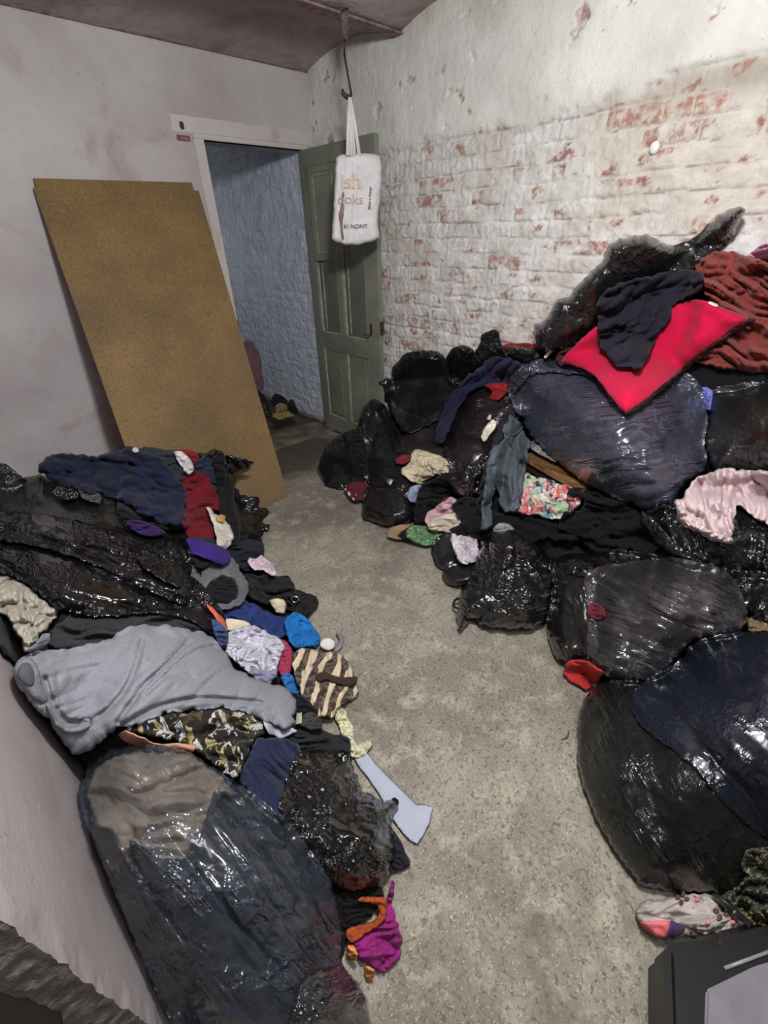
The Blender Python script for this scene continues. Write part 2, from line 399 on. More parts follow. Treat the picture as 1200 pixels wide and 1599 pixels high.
def puff(name, outline, mat, chart='R', T=.03, edge=None, ang=0.0, style='cloth', amp=None, off=0.0, drape=False, dr=4, top=True, Tb=None,
         creases=(), sp=None, jag=1.0, sharp=False, parent=None, label=None, cat=None, group=None, kind=None, radial=None, fine=1.0, plane=None,
         lift=0.003, write=True, lim=None, board=True, groove=1.0):
    """a soft body: closed sheet pair with a rounded rim, resting on whatever is already there"""
    SEED[0] += 1; sd = SEED[0]*31
    P = pts(outline) if isinstance(outline, str) else np.asarray(outline, float)
    ext = P.max(0)-P.min(0); size = float(np.hypot(*ext))
    if sp is None: sp = float(np.clip(size/95, 1.15, 3.4))
    poly = catmull(P, True, sp, sharp)
    if style in ('cloth', 'crumple') and not sharp:
        pl2 = catmull(P, True, sp, True)
        if len(pl2) == len(poly): poly = .45*poly+.55*pl2
    c = poly.mean(0)
    nrm = np.roll(poly, -1, 0)-np.roll(poly, 1, 0); nrm = np.c_[nrm[:, 1], -nrm[:, 0]]; nrm /= np.linalg.norm(nrm, axis=1)[:, None]+1e-9
    poly = poly+nrm*(jag*min(1.6, size/130)*(noise(poly[:, 0]/9, poly[:, 1]/9, sd)*1.6+(1.6*noise(poly[:, 0]/18, poly[:, 1]/18, sd+1) if style != 'bag' else 0)))[:, None]
    if style in ('cloth', 'crumple'):
        poly = poly-nrm*(jag*np.clip(size/55, .5, 4.0)*ridge(poly[:, 0]/(9+size*.11), poly[:, 1]/(9+size*.11), sd+2, 3.0)*np.clip(noise(poly[:, 0]/40, poly[:, 1]/40, sd+4)*2+.4, 0, 1))[:, None]
    lo = poly.min(0); hi = poly.max(0)
    gx = np.arange(lo[0], hi[0], sp); gyy = np.arange(lo[1], hi[1], sp*.87)
    X, Y = np.meshgrid(gx, gyy); X = X+(np.arange(len(gyy)) % 2)[:, None]*sp*.5
    G = np.c_[X.ravel(), Y.ravel()]
    G = G[inside(poly, G)]
    if len(G): G = G[edge_dist(poly, G) > sp*.55]
    n = len(poly)
    allp = np.vstack([poly, G])
    res = delaunay_2d_cdt([Vector(p) for p in allp], [(i, (i+1) % n) for i in range(n)], [], 1, 1e-4)
    vs = np.array([tuple(v) for v in res[0]]); tris = [tuple(f) for f in res[2]]
    d = edge_dist(poly, vs)
    cen = np.array([vs[list(t)].mean(0) for t in tris]); keep = inside(poly, cen)
    tris = [t for t, k_ in zip(tris, keep) if k_]
    rim = d < sp*.05
    R = edge if edge is not None else max(d.max()*.95, 2)
    q = np.clip(d/R, 0, 1); prof = np.sqrt(np.clip(1-(1-q)**2, 0, 1))
    if style in ('cloth', 'crumple') and edge is None and T < .07:
        rm = np.clip(d/min(R, 5.0), 0, 1); prof = .42*np.sqrt(np.clip(1-(1-rm)**2, 0, 1))+.5*(q*q*(3-2*q))
    # base distance along the line of sight
    if plane is not None:
        p0, nn = np.array(plane[0], float), np.array(plane[1], float)
        base = ((p0-CAM)@nn)/(rays(vs)@nn)
    elif drape:
        B = blur(minf(BUF, dr), dr*2); base = buf_at(vs, B)-lift
    else:
        base = CH[chart](vs)
    base = base-(off*np.clip(.2+1.6*q, 0, 1) if mat.name.startswith('bin_liner') and plane is None else off)
    mdist = float(np.median(base)); mpx = mdist/FPX
    ca, sa = math.cos(math.radians(ang)), math.sin(math.radians(ang))
    r = (vs-c)
    if radial is not None:
        rr = vs-np.array(radial); rad = np.hypot(rr[:, 0], rr[:, 1])
        th = np.arctan2(rr[:, 1], rr[:, 0])
        u = rad*mpx; v = th*max(size*.25, 20)*mpx
    else:
        u = (r[:, 0]*ca+r[:, 1]*sa)*mpx; v = (-r[:, 0]*sa+r[:, 1]*ca)*mpx
    wu = u+.05*noise(u*4, v*4, sd+1); wv = v+.03*noise(u*5+7, v*5, sd+2)
    fk = float(np.clip(.40/(size*mpx+1e-6), 1.0, 2.4))
    bil = lambda x, y, q: np.clip(np.abs(noise(x, y, q))*2.6, 0, 1.3)**.75
    isbag = mat.name.startswith('bin_liner')
    lam = float(np.clip(size*mpx/6.5, .026, .085)); Kf = 1.8*(.012 if amp is None else amp)/.012
    cu_, cv_ = u+.55*lam*noise(u/(2*lam), v/(2*lam), sd+31), v+.45*lam*noise(u/(2.2*lam)+5, v/(2*lam), sd+32)
    if style == 'cloth':
        m2 = np.clip(.45+1.6*noise(u/(3*lam), v/(3*lam), sd+8), 0, 1)
        h = Kf*lam*(.34*(bil(cu_/(3.4*lam), cv_/lam, sd+3)-.55)+.17*(bil(cu_/(1.7*lam)+.5*cv_/lam, cv_/(.5*lam), sd+4)-.5)*m2+.10*noise(u/lam, v/lam, sd+5)+.05*(bil(u/(.3*lam), v/(.25*lam), sd+6)-.5)*m2)
    elif style == 'bag':
        A = .014 if amp is None else amp
        m1 = np.clip(.5+noise(u*4, v*4, sd+9)*1.8, 0, 1)
        h = A*(1.3*noise(u*4, v*5.5, sd+3)+1.0*(bil(wu*1.1, wv*5*fine, sd+4)-.6)+1.0*facets(u, v, 5.5, sd+5, 4, 0.0, .28)*m1+.28*facets(u, v, 14, sd+6, 4, 0.0, .3)*m1*fine+.8*facets(u, v, 9, sd+7, 5)*(1.1-m1)+.1*facets(u, v, 26, sd+8, 4)*(1-m1))
    elif style == 'crumple' and isbag:
        A = .012 if amp is None else amp
        h = A*(1.0*noise(u*5, v*5, sd+3)+1.9*facets(u, v, 6*fk**.5, sd+4, 5)+1.3*facets(u, v, 14*fk**.5, sd+5, 5)+.5*facets(u, v, 34, sd+6, 5))
    elif style == 'crumple':
        h = Kf*lam*(.34*(bil(cu_/(1.5*lam), cv_/(1.0*lam), sd+4)-.55)+.20*(bil(cu_/(.6*lam), cv_/(.7*lam), sd+5)-.5)+.10*noise(u/lam, v/lam, sd+3)+.06*(bil(u/(.25*lam), v/(.25*lam), sd+6)-.5))
    else:
        A = .002 if amp is None else amp
        h = A*noise(u*6, v*6, sd)
    if style in ('cloth', 'crumple') and not isbag and groove:
        for k_, (fa, fb) in enumerate(((3.2, 1.25), (1.6, .8))):
            nn_ = noise(cu_/(fa*lam)+.4*noise(v/(2*lam), u/(2*lam), sd+70), cv_/(fb*lam), sd+60+k_)
            gm = np.clip(noise(u/(1.6*lam), v/(1.6*lam), sd+66+k_)*2.2+.4, 0, 1)
            h = h-groove*Kf**.5*lam*(.30-.1*k_)*gm*np.exp(-(nn_/(.13+.04*k_))**2)
        h = h-np.percentile(h, 20)
    taper = np.clip(d/(3.0 if style in ('cloth', 'crumple') else max(6.0, min(R, 14))), 0, 1)
    h = h*taper
    for cr in creases:
        pl, dep, wd = cr
        pl = catmull(pts(pl) if isinstance(pl, str) else np.array(pl, float), False, 8)
        e = edge_dist(pl, vs, closed=False)
        h = h-dep*np.exp(-(e/wd)**2)*np.clip(d/4, 0, 1)
        h = h+dep*.22*np.exp(-((e-wd*2.4)/(wd*2.2))**2)*np.clip(d/4, 0, 1)
    front = base-T*prof-h
    rd = room_dist(vs, board and (chart == 'L'))
    front = np.minimum(front, rd-.004)
    if top:
        bb = buf_at(vs, minf(BUF, 2 if isbag else 1))-(.003 if isbag else 0)
        hs = h-np.percentile(h, 12) if len(h) > 4 else h
        front = np.minimum(front, bb-.003-.004*q-.8*np.clip(hs, 0, None)*taper)
    tb = T*.7 if Tb is None else Tb
    back = np.maximum(base, front+.003)+tb*prof
    back = np.minimum(back, rd-.001)
    back = np.maximum(back, front+.0025*np.clip(d/3, 0, 1))
    back[rim] = front[rim]
    D = rays(vs)
    VF = CAM+D*front[:, None]; VB = CAM+D*back[:, None]
    idx = np.arange(len(vs)); nb = ~rim; bm = idx.copy(); bm[nb] = len(vs)+np.arange(nb.sum())
    V = np.vstack([VF, VB[nb]])
    F = []
    for t in tris:
        a, b, c_ = t[0], t[1], t[2]
        F.append((a, b, c_)); 
        g = (bm[c_], bm[b], bm[a])
        if not (rim[a] and rim[b] and rim[c_]): F.append(g)
    # orient the front sheet towards the viewpoint of the modelling frame
    a, b, c_ = F[0]; nn = np.cross(V[b]-V[a], V[c_]-V[a])
    if nn@D[a] > 0: F = [f[::-1] for f in F]
    UV = np.c_[u+.3*h, v+.5*h] if not isbag else np.c_[u, v]; UV = np.vstack([UV, UV[nb]])
    o = link_mesh(kind_name(name), V, F, mat, parent, True, UV)
    if cat == 'garbage bag' and group is None: group = 'garbage bags in the heap along the brick wall' if chart == 'R' else 'garbage bags in the heap along the left wall'
    if label or cat: tag(o, label, cat, group, kind)
    elif kind: o['kind'] = kind
    if write: splat(poly, vs, front)
    return o

def mesh_box(lo, hi, bev=0.0):
    """vertices and faces of a box with chamfered vertical and horizontal edges"""
    import bmesh
    bm = bmesh.new(); bmesh.ops.create_cube(bm, size=1)
    lo = np.array(lo, float); hi = np.array(hi, float)
    for v in bm.verts: v.co = Vector(((v.co.x+.5)*(hi[0]-lo[0])+lo[0], (v.co.y+.5)*(hi[1]-lo[1])+lo[1], (v.co.z+.5)*(hi[2]-lo[2])+lo[2]))
    if bev: bmesh.ops.bevel(bm, geom=list(bm.edges), offset=bev, segments=2, affect='EDGES')
    V = [tuple(v.co) for v in bm.verts]; bm.verts.index_update(); F = [[v.index for v in f.verts] for f in bm.faces]; bm.free()
    return V, F
def merge(parts):
    V = []; F = []
    for v, f in parts:
        k = len(V); V += list(map(tuple, v)); F += [[i+k for i in q] for q in f]
    return V, F
def boxes(name, bl, mat, parent=None, bev=0.0, kind=None, origin=None, smooth=False):
    V, F = merge([mesh_box(a, b, bev) for a, b in bl])
    o = link_mesh(name, V, F, mat, parent, smooth, origin=origin)
    if kind: o['kind'] = kind
    return o
def tube(path, rad, seg=10, flat=1.0, updir=(0, 0, 1)):
    P = np.array(path, float); n = len(P); V = []; F = []
    rad = np.broadcast_to(np.asarray(rad, float), (n,))
    for i in range(n):
        t = P[min(i+1, n-1)]-P[max(i-1, 0)]; t /= np.linalg.norm(t)+1e-9
        a = np.cross(t, updir)
        if np.linalg.norm(a) < .1: a = np.cross(t, (1, 0, 0))
        a /= np.linalg.norm(a); b = np.cross(t, a)
        for k in range(seg):
            th = 2*math.pi*k/seg
            V.append(P[i]+rad[i]*(math.cos(th)*a+flat*math.sin(th)*b))
    for i in range(n-1):
        for k in range(seg):
            F.append((i*seg+k, i*seg+(k+1) % seg, (i+1)*seg+(k+1) % seg, (i+1)*seg+k))
    F.append(list(range(seg))[::-1]); F.append([(n-1)*seg+k for k in range(seg)])
    return V, F

# ================================================================== THE ROOM
def wall_paint(name, c0, c1, stain=None, rough=.85, bscale=7, bstr=.5, stain_thr=(.58, .72)):
    t = NT(name); v = t.coord('Object')
    n1 = t.noise(v, 1.6, 5, .6, .4)
    base = t.mix(t.ramp(n1, [(.3, 0.0), (.68, 1.0)]), lin(c0), lin(c1))
    if stain: base = t.mix(t.ramp(t.noise(v, 2.6, 6, .65, .8), [(stain_thr[0], 0.0), (stain_thr[1], .8)]), base, lin(stain))
    base = t.mix(t.ramp(t.noise(v, 60, 3, .7), [(.66, 0.0), (.74, .5)]), base, lin([c*.62 for c in c0]))
    t.link(base, t.b.inputs['Base Color']); t.b.inputs['Roughness'].default_value = rough; t.b.inputs['Specular IOR Level'].default_value = .25
    b1 = t.bump(t.noise(v, bscale, 6, .6, .3), bstr, .03); b2 = t.bump(t.noise(v, 90, 4, .6), .35, .004, b1)
    t.link(b2, t.b.inputs['Normal']); return t.m

# --- floor: mottled worn concrete
t = NT('worn_concrete'); v = t.coord('Object')
base = t.mix(t.ramp(t.noise(v, 1.7, 6, .62, .5), [(.34, 0.0), (.64, 1.0)]), lin((112, 107, 97)), lin((152, 147, 134)))
base = t.mix(t.ramp(t.noise(v, 9, 5, .7, .6), [(.5, 0.0), (.66, .75)]), base, lin((172, 167, 150)))
base = t.mix(t.ramp(t.noise(v, 75, 4, .75, .8), [(.52, 0.0), (.62, .75)]), base, lin((78, 73, 64)))
base = t.mix(t.ramp(t.noise(v, 130, 3, .7), [(.58, 0.0), (.68, .6)]), base, lin((206, 200, 182)))
base = t.mix(t.ramp(t.noise(v, 3.3, 4, .6, 1.2), [(.58, 0.0), (.72, .6)]), base, lin((96, 90, 78)))
# damp dark stain on the floor by the doorway
sx = t.add('ShaderNodeSeparateXYZ'); t.link(v, sx.inputs[0])
dx = t.math('SUBTRACT', sx.outputs[0], 1.65); dy = t.math('SUBTRACT', sx.outputs[1], 3.0)
dd = t.math('SQRT', t.math('ADD', t.math('MULTIPLY', dx, dx), t.math('MULTIPLY', t.math('MULTIPLY', dy, dy), 2.0)))
dd = t.math('ADD', dd, t.math('MULTIPLY', t.noise(v, 5, 5, .6), .55))
base = t.mix(t.ramp(dd, [(.68, .82), (.86, 0.0)]), base, lin((66, 58, 48)))
t.link(base, t.b.inputs['Base Color']); t.b.inputs['Roughness'].default_value = .75; t.b.inputs['Specular IOR Level'].default_value = .3
b1 = t.bump(t.noise(v, 14, 6, .65), .5, .012); t.link(t.bump(t.noise(v, 110, 3, .7), .5, .004, b1), t.b.inputs['Normal'])
M_floor = t.m
boxes('floor', [((-1.3, -1.3, -.1), (2.7, YD+.02, 0))], M_floor, kind='structure', origin=(0, 0, 0))
boxes('trim_1', [((1.5, YD-.10, 0), (2.26, YD+.20, .022))], solid_mat('threshold_stone', (104, 96, 84), .8, var=.3, scale=9, bump=.6, bscale=40), kind='structure', origin=(0, 0, 0), bev=.006)

# --- wall with the doorway
M_wall = wall_paint('whitewashed_plaster', (172, 164, 164), (196, 192, 192), stain=(166, 148, 146), bstr=.35)
DX0, DX1, DZ = 1.55, 2.25, 2.05
boxes('wall_back', [((XL-.3, YD, 0), (DX0, YD+.17, 2.62)), ((DX0, YD, DZ), (2.315, YD+.17, 2.62)), ((2.315, YD, 0), (XB+.2, YD+.17, 2.62))], M_wall, kind='structure', origin=(0, 0, 0))
M_trim = wall_paint('painted_door_frame', (190, 182, 178), (204, 198, 194), stain=(166, 146, 142), bstr=.3)
M_rust = solid_mat('exposed_red_plaster', (142, 100, 100), .9, var=.3, scale=30, bump=.8)
fr = empty('door_2', (1.5, YD, 0), kind='structure')
boxes('door_frame', [((1.487, YD-.012, 0), (1.552, YD+.05, 2.055)), ((1.487, YD-.014, 2.05), (2.30, YD+.05, 2.075))], M_trim, fr, bev=.004)
boxes('lintel', [((1.37, YD-.010, 2.073), (2.362, YD+.01, 2.152))], M_trim, fr, bev=.005)
p = at(284, 196, y=YD-.01)
boxes('bolt_hole', [(p-[.012, .006, .018], p+[.012, .004, .018])], solid_mat('dark_rust', (60, 48, 46), .8), fr, bev=.004)
p = at(288, 216, y=YD-.008)
V, F = mesh_box(p-[.045, .004, .012], p+[.035, .003, .014], .003); link_mesh('plaster_chip', V, F, M_rust, fr)
p = at(372, 512, y=YD-.012)
boxes('strike_plate', [(p-[.008, .006, .05], p+[.008, .002, .05])], solid_mat('worn_steel', (120, 116, 112), .4, .8), fr, bev=.002)

# --- left wall that ends beside the camera, with a broken plaster corner
M_left = wall_paint('pinkish_grey_plaster', (134, 126, 126), (154, 145, 145), stain=(136, 120, 119), bstr=.18)
ny, nz = 300, 250
ys = np.linspace(YE, YD, ny); zs = np.linspace(0, 2.55, nz)
def lwall():
    V = []; F = []
    Yg, Zg = np.meshgrid(ys, zs)
    crumble = np.clip(1-(Yg-YE)/.035-1.1*fbm(Zg*11, Yg*11, 5), 0, 1)
    x = XL-.007*crumble-.003*crumble*noise(Yg*90, Zg*90, 3)+.001*noise(Yg*5, Zg*5, 8)
    V = [(a, b, c) for a, b, c in zip(x.ravel(), Yg.ravel(), Zg.ravel())]
    for j in range(nz-1):
        for i in range(ny-1):
            a = j*ny+i; F.append((a, a+ny, a+ny+1, a+1))
    WL = (V, F); V = []; F = []; k = 0
    # reveal facing the opening
    nx = 40; xs = np.linspace(0, 1, nx)
    for j in range(nz):
        for i in range(nx):
            X = x[j, 0]-xs[i]*(.045+.012*float(noise(np.array(zs[j]*7), np.array(2.2), 9))); yy = YE+.003*float(noise(np.array(X*50), np.array(zs[j]*50), 4))*min(1, xs[i]*8)
            V.append((X, yy, zs[j]))
    for j in range(nz-1):
        for i in range(nx-1):
            a = k+j*nx+i; F.append((a, a+1, a+nx+1, a+nx))
    return WL, (V, F)
WL, RV = lwall()
link_mesh('wall_left', *WL, M_left, None, True, origin=(0, 0, 0))['kind'] = 'structure'
M_cem = wall_paint('rough_grey_cement', (104, 99, 92), (130, 122, 116), stain=(88, 84, 74), bscale=40, bstr=.6)
link_mesh('trim_10', *RV, M_cem, None, True, origin=(0, 0, 0))['kind'] = 'structure'
M_dark = wall_paint('stained_shade_plaster', (74, 70, 62), (92, 86, 76), stain=(48, 45, 40))  # stained plaster whose dark tone also stands in for unlit surroundings
boxes('wall_side', [((XL-.60, YE+.010, 0), (XL-.035, YD, 2.55))], M_dark, kind='structure', origin=(0, 0, 0))
boxes('wall_far_left', [((-1.3, -1.3, 0), (-1.1, YE+.3, 2.6))], M_dark, kind='structure', origin=(0, 0, 0))
boxes('wall_front', [((-1.3, -1.35, 0), (2.6, -1.2, 2.6))], M_dark, kind='structure', origin=(0, 0, 0))  # unseen wall, darkness put into its colour so the bags reflect black

# --- brick wall, painted, plaster above
def brick_wall():
    y0, y1, z0, z1 = -1.2, YD, 0.0, 2.56
    n1, n2 = 620, 356
    Y, Z = np.meshgrid(np.linspace(y0, y1, n1), np.linspace(z0, z1, n2))
    wz = Z+.010*noise(Y*3, Z*3, 11)+.005*noise(Y*11, Z*11, 12)
    wy = Y+.012*noise(Y*4+5, Z*4, 13)
    row = np.floor(wz/.0755); fz = wz/.0755-row
    L = .215
    offr = rnd(row, row*0, 7)*L
    cy = (wy+offr)/L; ci = np.floor(cy); fy = cy-ci
    header = rnd(ci, row, 21) > .6
    ez = np.minimum(fz, 1-fz)*.0755; ey = np.minimum(fy, 1-fy)*L
    eh = np.where(header, np.abs(fy-.5)*L, 1); ey = np.minimum(ey, eh)
    e = np.minimum(ez*1.0, ey+.0035)
    jh = 1-np.clip((ez-.003)/.005, 0, 1)
    br = rnd(ci, row, 3)
    joint = 1-np.clip((e-.004)/.006, 0, 1)
    jm = np.clip(fbm(Y*6, Z*8, 31)*3+.42, 0, 1)
    hb = (br-.5)*.006-joint*(.001+.009*jm)
    hb = hb+.008*fbm(Y*12, Z*12, 15)+.005*ridge(Y*22, Z*22, 16)+.004*fbm(Y*40, Z*40, 19)
    bz = 1.955+.05*fbm(Y*3, Y*0+3, 41)*2+np.clip(1.7-Y, 0, 1.4)*.06
    pl = np.clip((Z-bz+.03*fbm(Y*9, Z*9, 44))/.035, 0, 1)
    hole = np.clip((fbm(Y*7, Z*9, 55)-.34)/.06, 0, 1)*pl
    hp = .012+.006*fbm(Y*3.5, Z*3.5, 17)+.003*fbm(Y*22, Z*16, 18)-.010*hole
    h = hb*(1-pl)+hp*pl
    low = np.clip((1.45-Z)/.5, 0, 1)*np.clip((Y-.9)/.5, 0, 1)
    side = np.clip((1.5-Y)/.8, 0, 1)
    ex = fbm(Y*8, Z*13, 61)+.25*(rnd(ci, row, 71)-.5)+.14*low+.10*side-.06
    expo = np.clip((ex-.215)/.06, 0, 1)*(1-joint)*(1-pl)
    whole = (rnd(ci, row, 131) > (.93-.06*side-.04*low))*(1-joint)*(1-pl)*np.clip(fbm(Y*16, Z*18, 133)*4+.75, 0, 1)
    expo = np.maximum(expo, whole*.95)
    expo = np.maximum(expo, hole*.9*(rnd(np.floor(Y*5), np.floor(Z*6), 5) > .35))
    tan = np.clip((fbm(Y*2.5, Z*3, 81)+.62*side-.2)/.25, 0, 1)*(1-pl)
    joint_dirt_shade = jh*np.clip((fbm(Y*7, Z*8, 91)-.06)/.1, 0, 1)*(1-pl)*(fz < .5)  # joint dirt plus painted shadow under the brick ledges, horizontal joints only
    band = np.exp(-((Z-bz+.03)/.05)**2)*side*np.clip((2.0-Y), 0, 1)
    top_ = np.clip((Z-2.28)/.2, 0, 1)*np.clip(.5+fbm(Y*3, Z*3, 93)*2, 0, 1)
    V = np.c_[(XB-h).ravel(), Y.ravel(), Z.ravel()]
    idx = np.arange(n1*n2).reshape(n2, n1)
    F = np.stack([idx[:-1, :-1], idx[:-1, 1:], idx[1:, 1:], idx[1:, :-1]], -1).reshape(-1, 4)
    me = bpy.data.meshes.new('wall_right')
    me.vertices.add(len(V)); me.vertices.foreach_set('co', V.astype(np.float32).ravel())
    me.loops.add(F.size); me.polygons.add(len(F))
    me.loops.foreach_set('vertex_index', F[:, ::-1].astype(np.int32).ravel())
    me.polygons.foreach_set('loop_start', np.arange(0, F.size, 4, dtype=np.int32)); me.polygons.foreach_set('loop_total', np.full(len(F), 4, np.int32))
    me.polygons.foreach_set('use_smooth', [True]*len(F)); me.update(calc_edges=True)
    for nm, arr in (('bare', expo), ('tan', tan), ('joint_dirt_shade', joint_dirt_shade), ('plaster', pl), ('grime', np.clip(band+top_*.7, 0, 1)), ('tone', br)):
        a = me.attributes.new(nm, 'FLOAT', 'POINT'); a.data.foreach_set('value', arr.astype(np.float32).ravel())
    t = NT('painted_brick'); v = t.coord('Object')
    at_ = lambda n_: t.add('ShaderNodeAttribute', attribute_name=n_).outputs['Fac']
    base = t.mix(t.ramp(t.noise(v, 8, 5, .65), [(.32, 0.0), (.62, 1.0)]), lin((182, 178, 172)), lin((216, 214, 210)))
    base = t.mix(t.math('MULTIPLY', at_('tan'), .5), base, t.mix(t.noise(v, 14, 3), lin((174, 162, 146)), lin((202, 194, 178))))
    base = t.mix(at_('plaster'), base, t.mix(t.ramp(t.noise(v, 3, 6, .6), [(.35, 0.0), (.65, 1.0)]), lin((198, 197, 191)), lin((222, 222, 216))))
    base = t.mix(t.math('MULTIPLY', at_('grime'), .6), base, lin((140, 134, 118)))
    base = t.mix(t.math('MULTIPLY', at_('bare'), t.ramp(t.noise(v, 34, 4, .7), [(.38, .05), (.58, .95)])), base, t.mix(at_('tone'), lin((134, 92, 84)), lin((168, 118, 98))))
    base = t.mix(t.math('MULTIPLY', at_('joint_dirt_shade'), .55), base, lin((84, 70, 62)))
    base = t.mix(t.ramp(t.noise(v, 48, 4, .7), [(.64, 0.0), (.72, .6)]), base, lin((128, 118, 110)))
    t.link(base, t.b.inputs['Base Color']); t.b.inputs['Roughness'].default_value = .82; t.b.inputs['Specular IOR Level'].default_value = .25
    b1 = t.bump(t.noise(v, 30, 5, .65), .55, .010); t.link(t.bump(t.noise(v, 120, 3), .4, .003, b1), t.b.inputs['Normal'])
    me.materials.append(t.m)
    o = bpy.data.objects.new('wall_right', me); COL.objects.link(o); o['kind'] = 'structure'; o['_org'] = [0, 0, 0]
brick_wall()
# white pebble-like stub set in the bricks
p = at(1023, 231, x=XB-.008)
def blob(name, c, r, mat, parent=None, sd=3, n=14, **k):
    V = []; F = []
    for i in range(n+1):
        th = math.pi*i/n
        for j in range(n*2):
            ph = math.pi*j/n
            q = np.array([math.sin(th)*math.cos(ph), math.sin(th)*math.sin(ph), math.cos(th)])
            s = 1+.14*float(noise(np.array(q[0]*2+sd), np.array(q[1]*2+q[2]*1.7), sd))
            V.append(np.array(c)+q*np.array(r)*s)
    m = n*2
    for i in range(n):
        for j in range(m):
            F.append((i*m+j, (i+1)*m+j, (i+1)*m+(j+1) % m, i*m+(j+1) % m))
    o = link_mesh(name, V, F, mat, parent); tag(o, **k); return o
blob('pipe_plug', p, (.016, .02, .022), solid_mat('white_plastic_plug', (226, 224, 222), .5, bump=.1), label='white round plug stuck in the brick wall above the heap', cat='plug')

# --- ceiling: shallow vaults between steel joists
def ceiling():
    beams = [YD]+[2.41-.86*k for k in range(5)]
    V = []; F = []; nx = 60; npf = 12
    prof = []
    for a, b in zip(beams[:-1], beams[1:]):
        for k in range(npf):
            s = k/npf; prof.append((a+(b-a)*s, ZC-.005+.065*math.sin(math.pi*s)))
    prof.append((beams[-1], ZC))
    for (yy, zz) in prof:
        for i in range(nx):
            x = -1.3+(2.75+1.2)*i/(nx-1)
            V.append((x, yy, zz+.006*float(noise(np.array(x*3), np.array(yy*3), 77))))
    for j in range(len(prof)-1):
        for i in range(nx-1):
            a = j*nx+i; F.append((a, a+1, a+nx+1, a+nx))
    m = wall_paint('stained_vault_plaster', (152, 138, 135), (176, 163, 160), stain=(120, 106, 101), bstr=.5, stain_thr=(.5, .68))
    link_mesh('ceiling', V, F, m, None, True, origin=(0, 0, 0))['kind'] = 'structure'
    m2 = solid_mat('rusty_painted_steel', (120, 100, 98), .8, .0, var=.3, scale=20, bump=.8, bscale=50)
    for i, b in enumerate(beams[1:]):
        boxes('trim_%d' % (i+2), [((-1.3, b-.035, ZC-.018), (XB-.01, b+.035, ZC-.008))], m2, kind='structure', origin=(0, 0, 0), bev=.002)
    boxes('trim_9', [((-.2, YD-.012, ZC-.008), (XB-.005, YD, ZC+.012))], solid_mat('cracked_cornice', (104, 88, 88), .9, var=.35, scale=25, bump=1), kind='structure', origin=(0, 0, 0), bev=.003)
ceiling()

# --- passage beyond the doorway
def corridor():
    n1, n2 = 240, 260
    Y, Z = np.meshgrid(np.linspace(YD+.004, 5.3, n1), np.linspace(0, 2.5, n2))
    wz = Z+.01*noise(Y*3, Z*3, 111); wy = Y+.01*noise(Y*4, Z*4, 113)
    row = np.floor(wz/.0755); fz = wz/.0755-row; cy = (wy+rnd(row, row, 9)*.215)/.215; fy = cy-np.floor(cy)
    e = np.minimum(np.minimum(fz, 1-fz)*.0755, np.minimum(fy, 1-fy)*.215)
    j = 1-np.clip((e-.003)/.008, 0, 1)
    h = -.007*j*np.clip(.5+2*fbm(Y*5, Z*5, 19), 0, 1)+.008*fbm(Y*12, Z*12, 4)+.005*ridge(Y*20, Z*20, 5)
    V = np.c_[(2.30-h).ravel(), Y.ravel(), Z.ravel()]
    idx = np.arange(n1*n2).reshape(n2, n1)
    F = np.stack([idx[:-1, :-1], idx[1:, :-1], idx[1:, 1:], idx[:-1, 1:]], -1).reshape(-1, 4)
    t = NT('limewashed_brick'); v = t.coord('Object')
    base = t.mix(t.ramp(t.noise(v, 7, 5, .6), [(.35, 0.0), (.65, 1.0)]), lin((188, 196, 214)), lin((216, 222, 236)))
    sx = t.add('ShaderNodeSeparateXYZ'); t.link(v, sx.inputs[0])
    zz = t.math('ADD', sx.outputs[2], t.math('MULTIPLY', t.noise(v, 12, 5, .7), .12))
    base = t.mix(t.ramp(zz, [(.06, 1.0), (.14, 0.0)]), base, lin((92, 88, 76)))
    base = t.mix(t.ramp(t.noise(v, 38, 4, .7), [(.62, 0.0), (.7, .8)]), base, lin((96, 98, 106)))
    t.link(base, t.b.inputs['Base Color']); t.b.inputs['Roughness'].default_value = .85
    t.link(t.bump(t.noise(v, 45, 4, .65), .7, .008), t.b.inputs['Normal'])
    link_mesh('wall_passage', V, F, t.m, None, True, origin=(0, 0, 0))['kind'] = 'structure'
    boxes('wall_passage_end', [((.9, 5.3, 0), (2.5, 5.4, 2.5))], M_dark, kind='structure', origin=(0, 0, 0))
    boxes('wall_passage_left', [((.9, YD+.17, 0), (1.0, 5.3, 2.5))], M_dark, kind='structure', origin=(0, 0, 0))
    boxes('ceiling_passage', [((.9, YD+.17, 2.45), (2.5, 5.4, 2.55))], M_dark, kind='structure', origin=(0, 0, 0))
    boxes('floor_passage', [((.9, YD+.02, -.1), (2.5, 5.4, 0.0))], solid_mat('brown_earth_floor', (72, 60, 50), .9, var=.25, scale=8, bump=.5), kind='structure', origin=(0, 0, 0))
    b = boxes('doormat', [((1.45, 3.50, .001), (2.22, 4.05, .012))], solid_mat('brown_coir', (92, 76, 62), .95, var=.15, scale=50, bump=1, bscale=200), bev=.004)
    tag(b, 'brown mat on the passage floor just past the threshold', 'mat')
corridor()

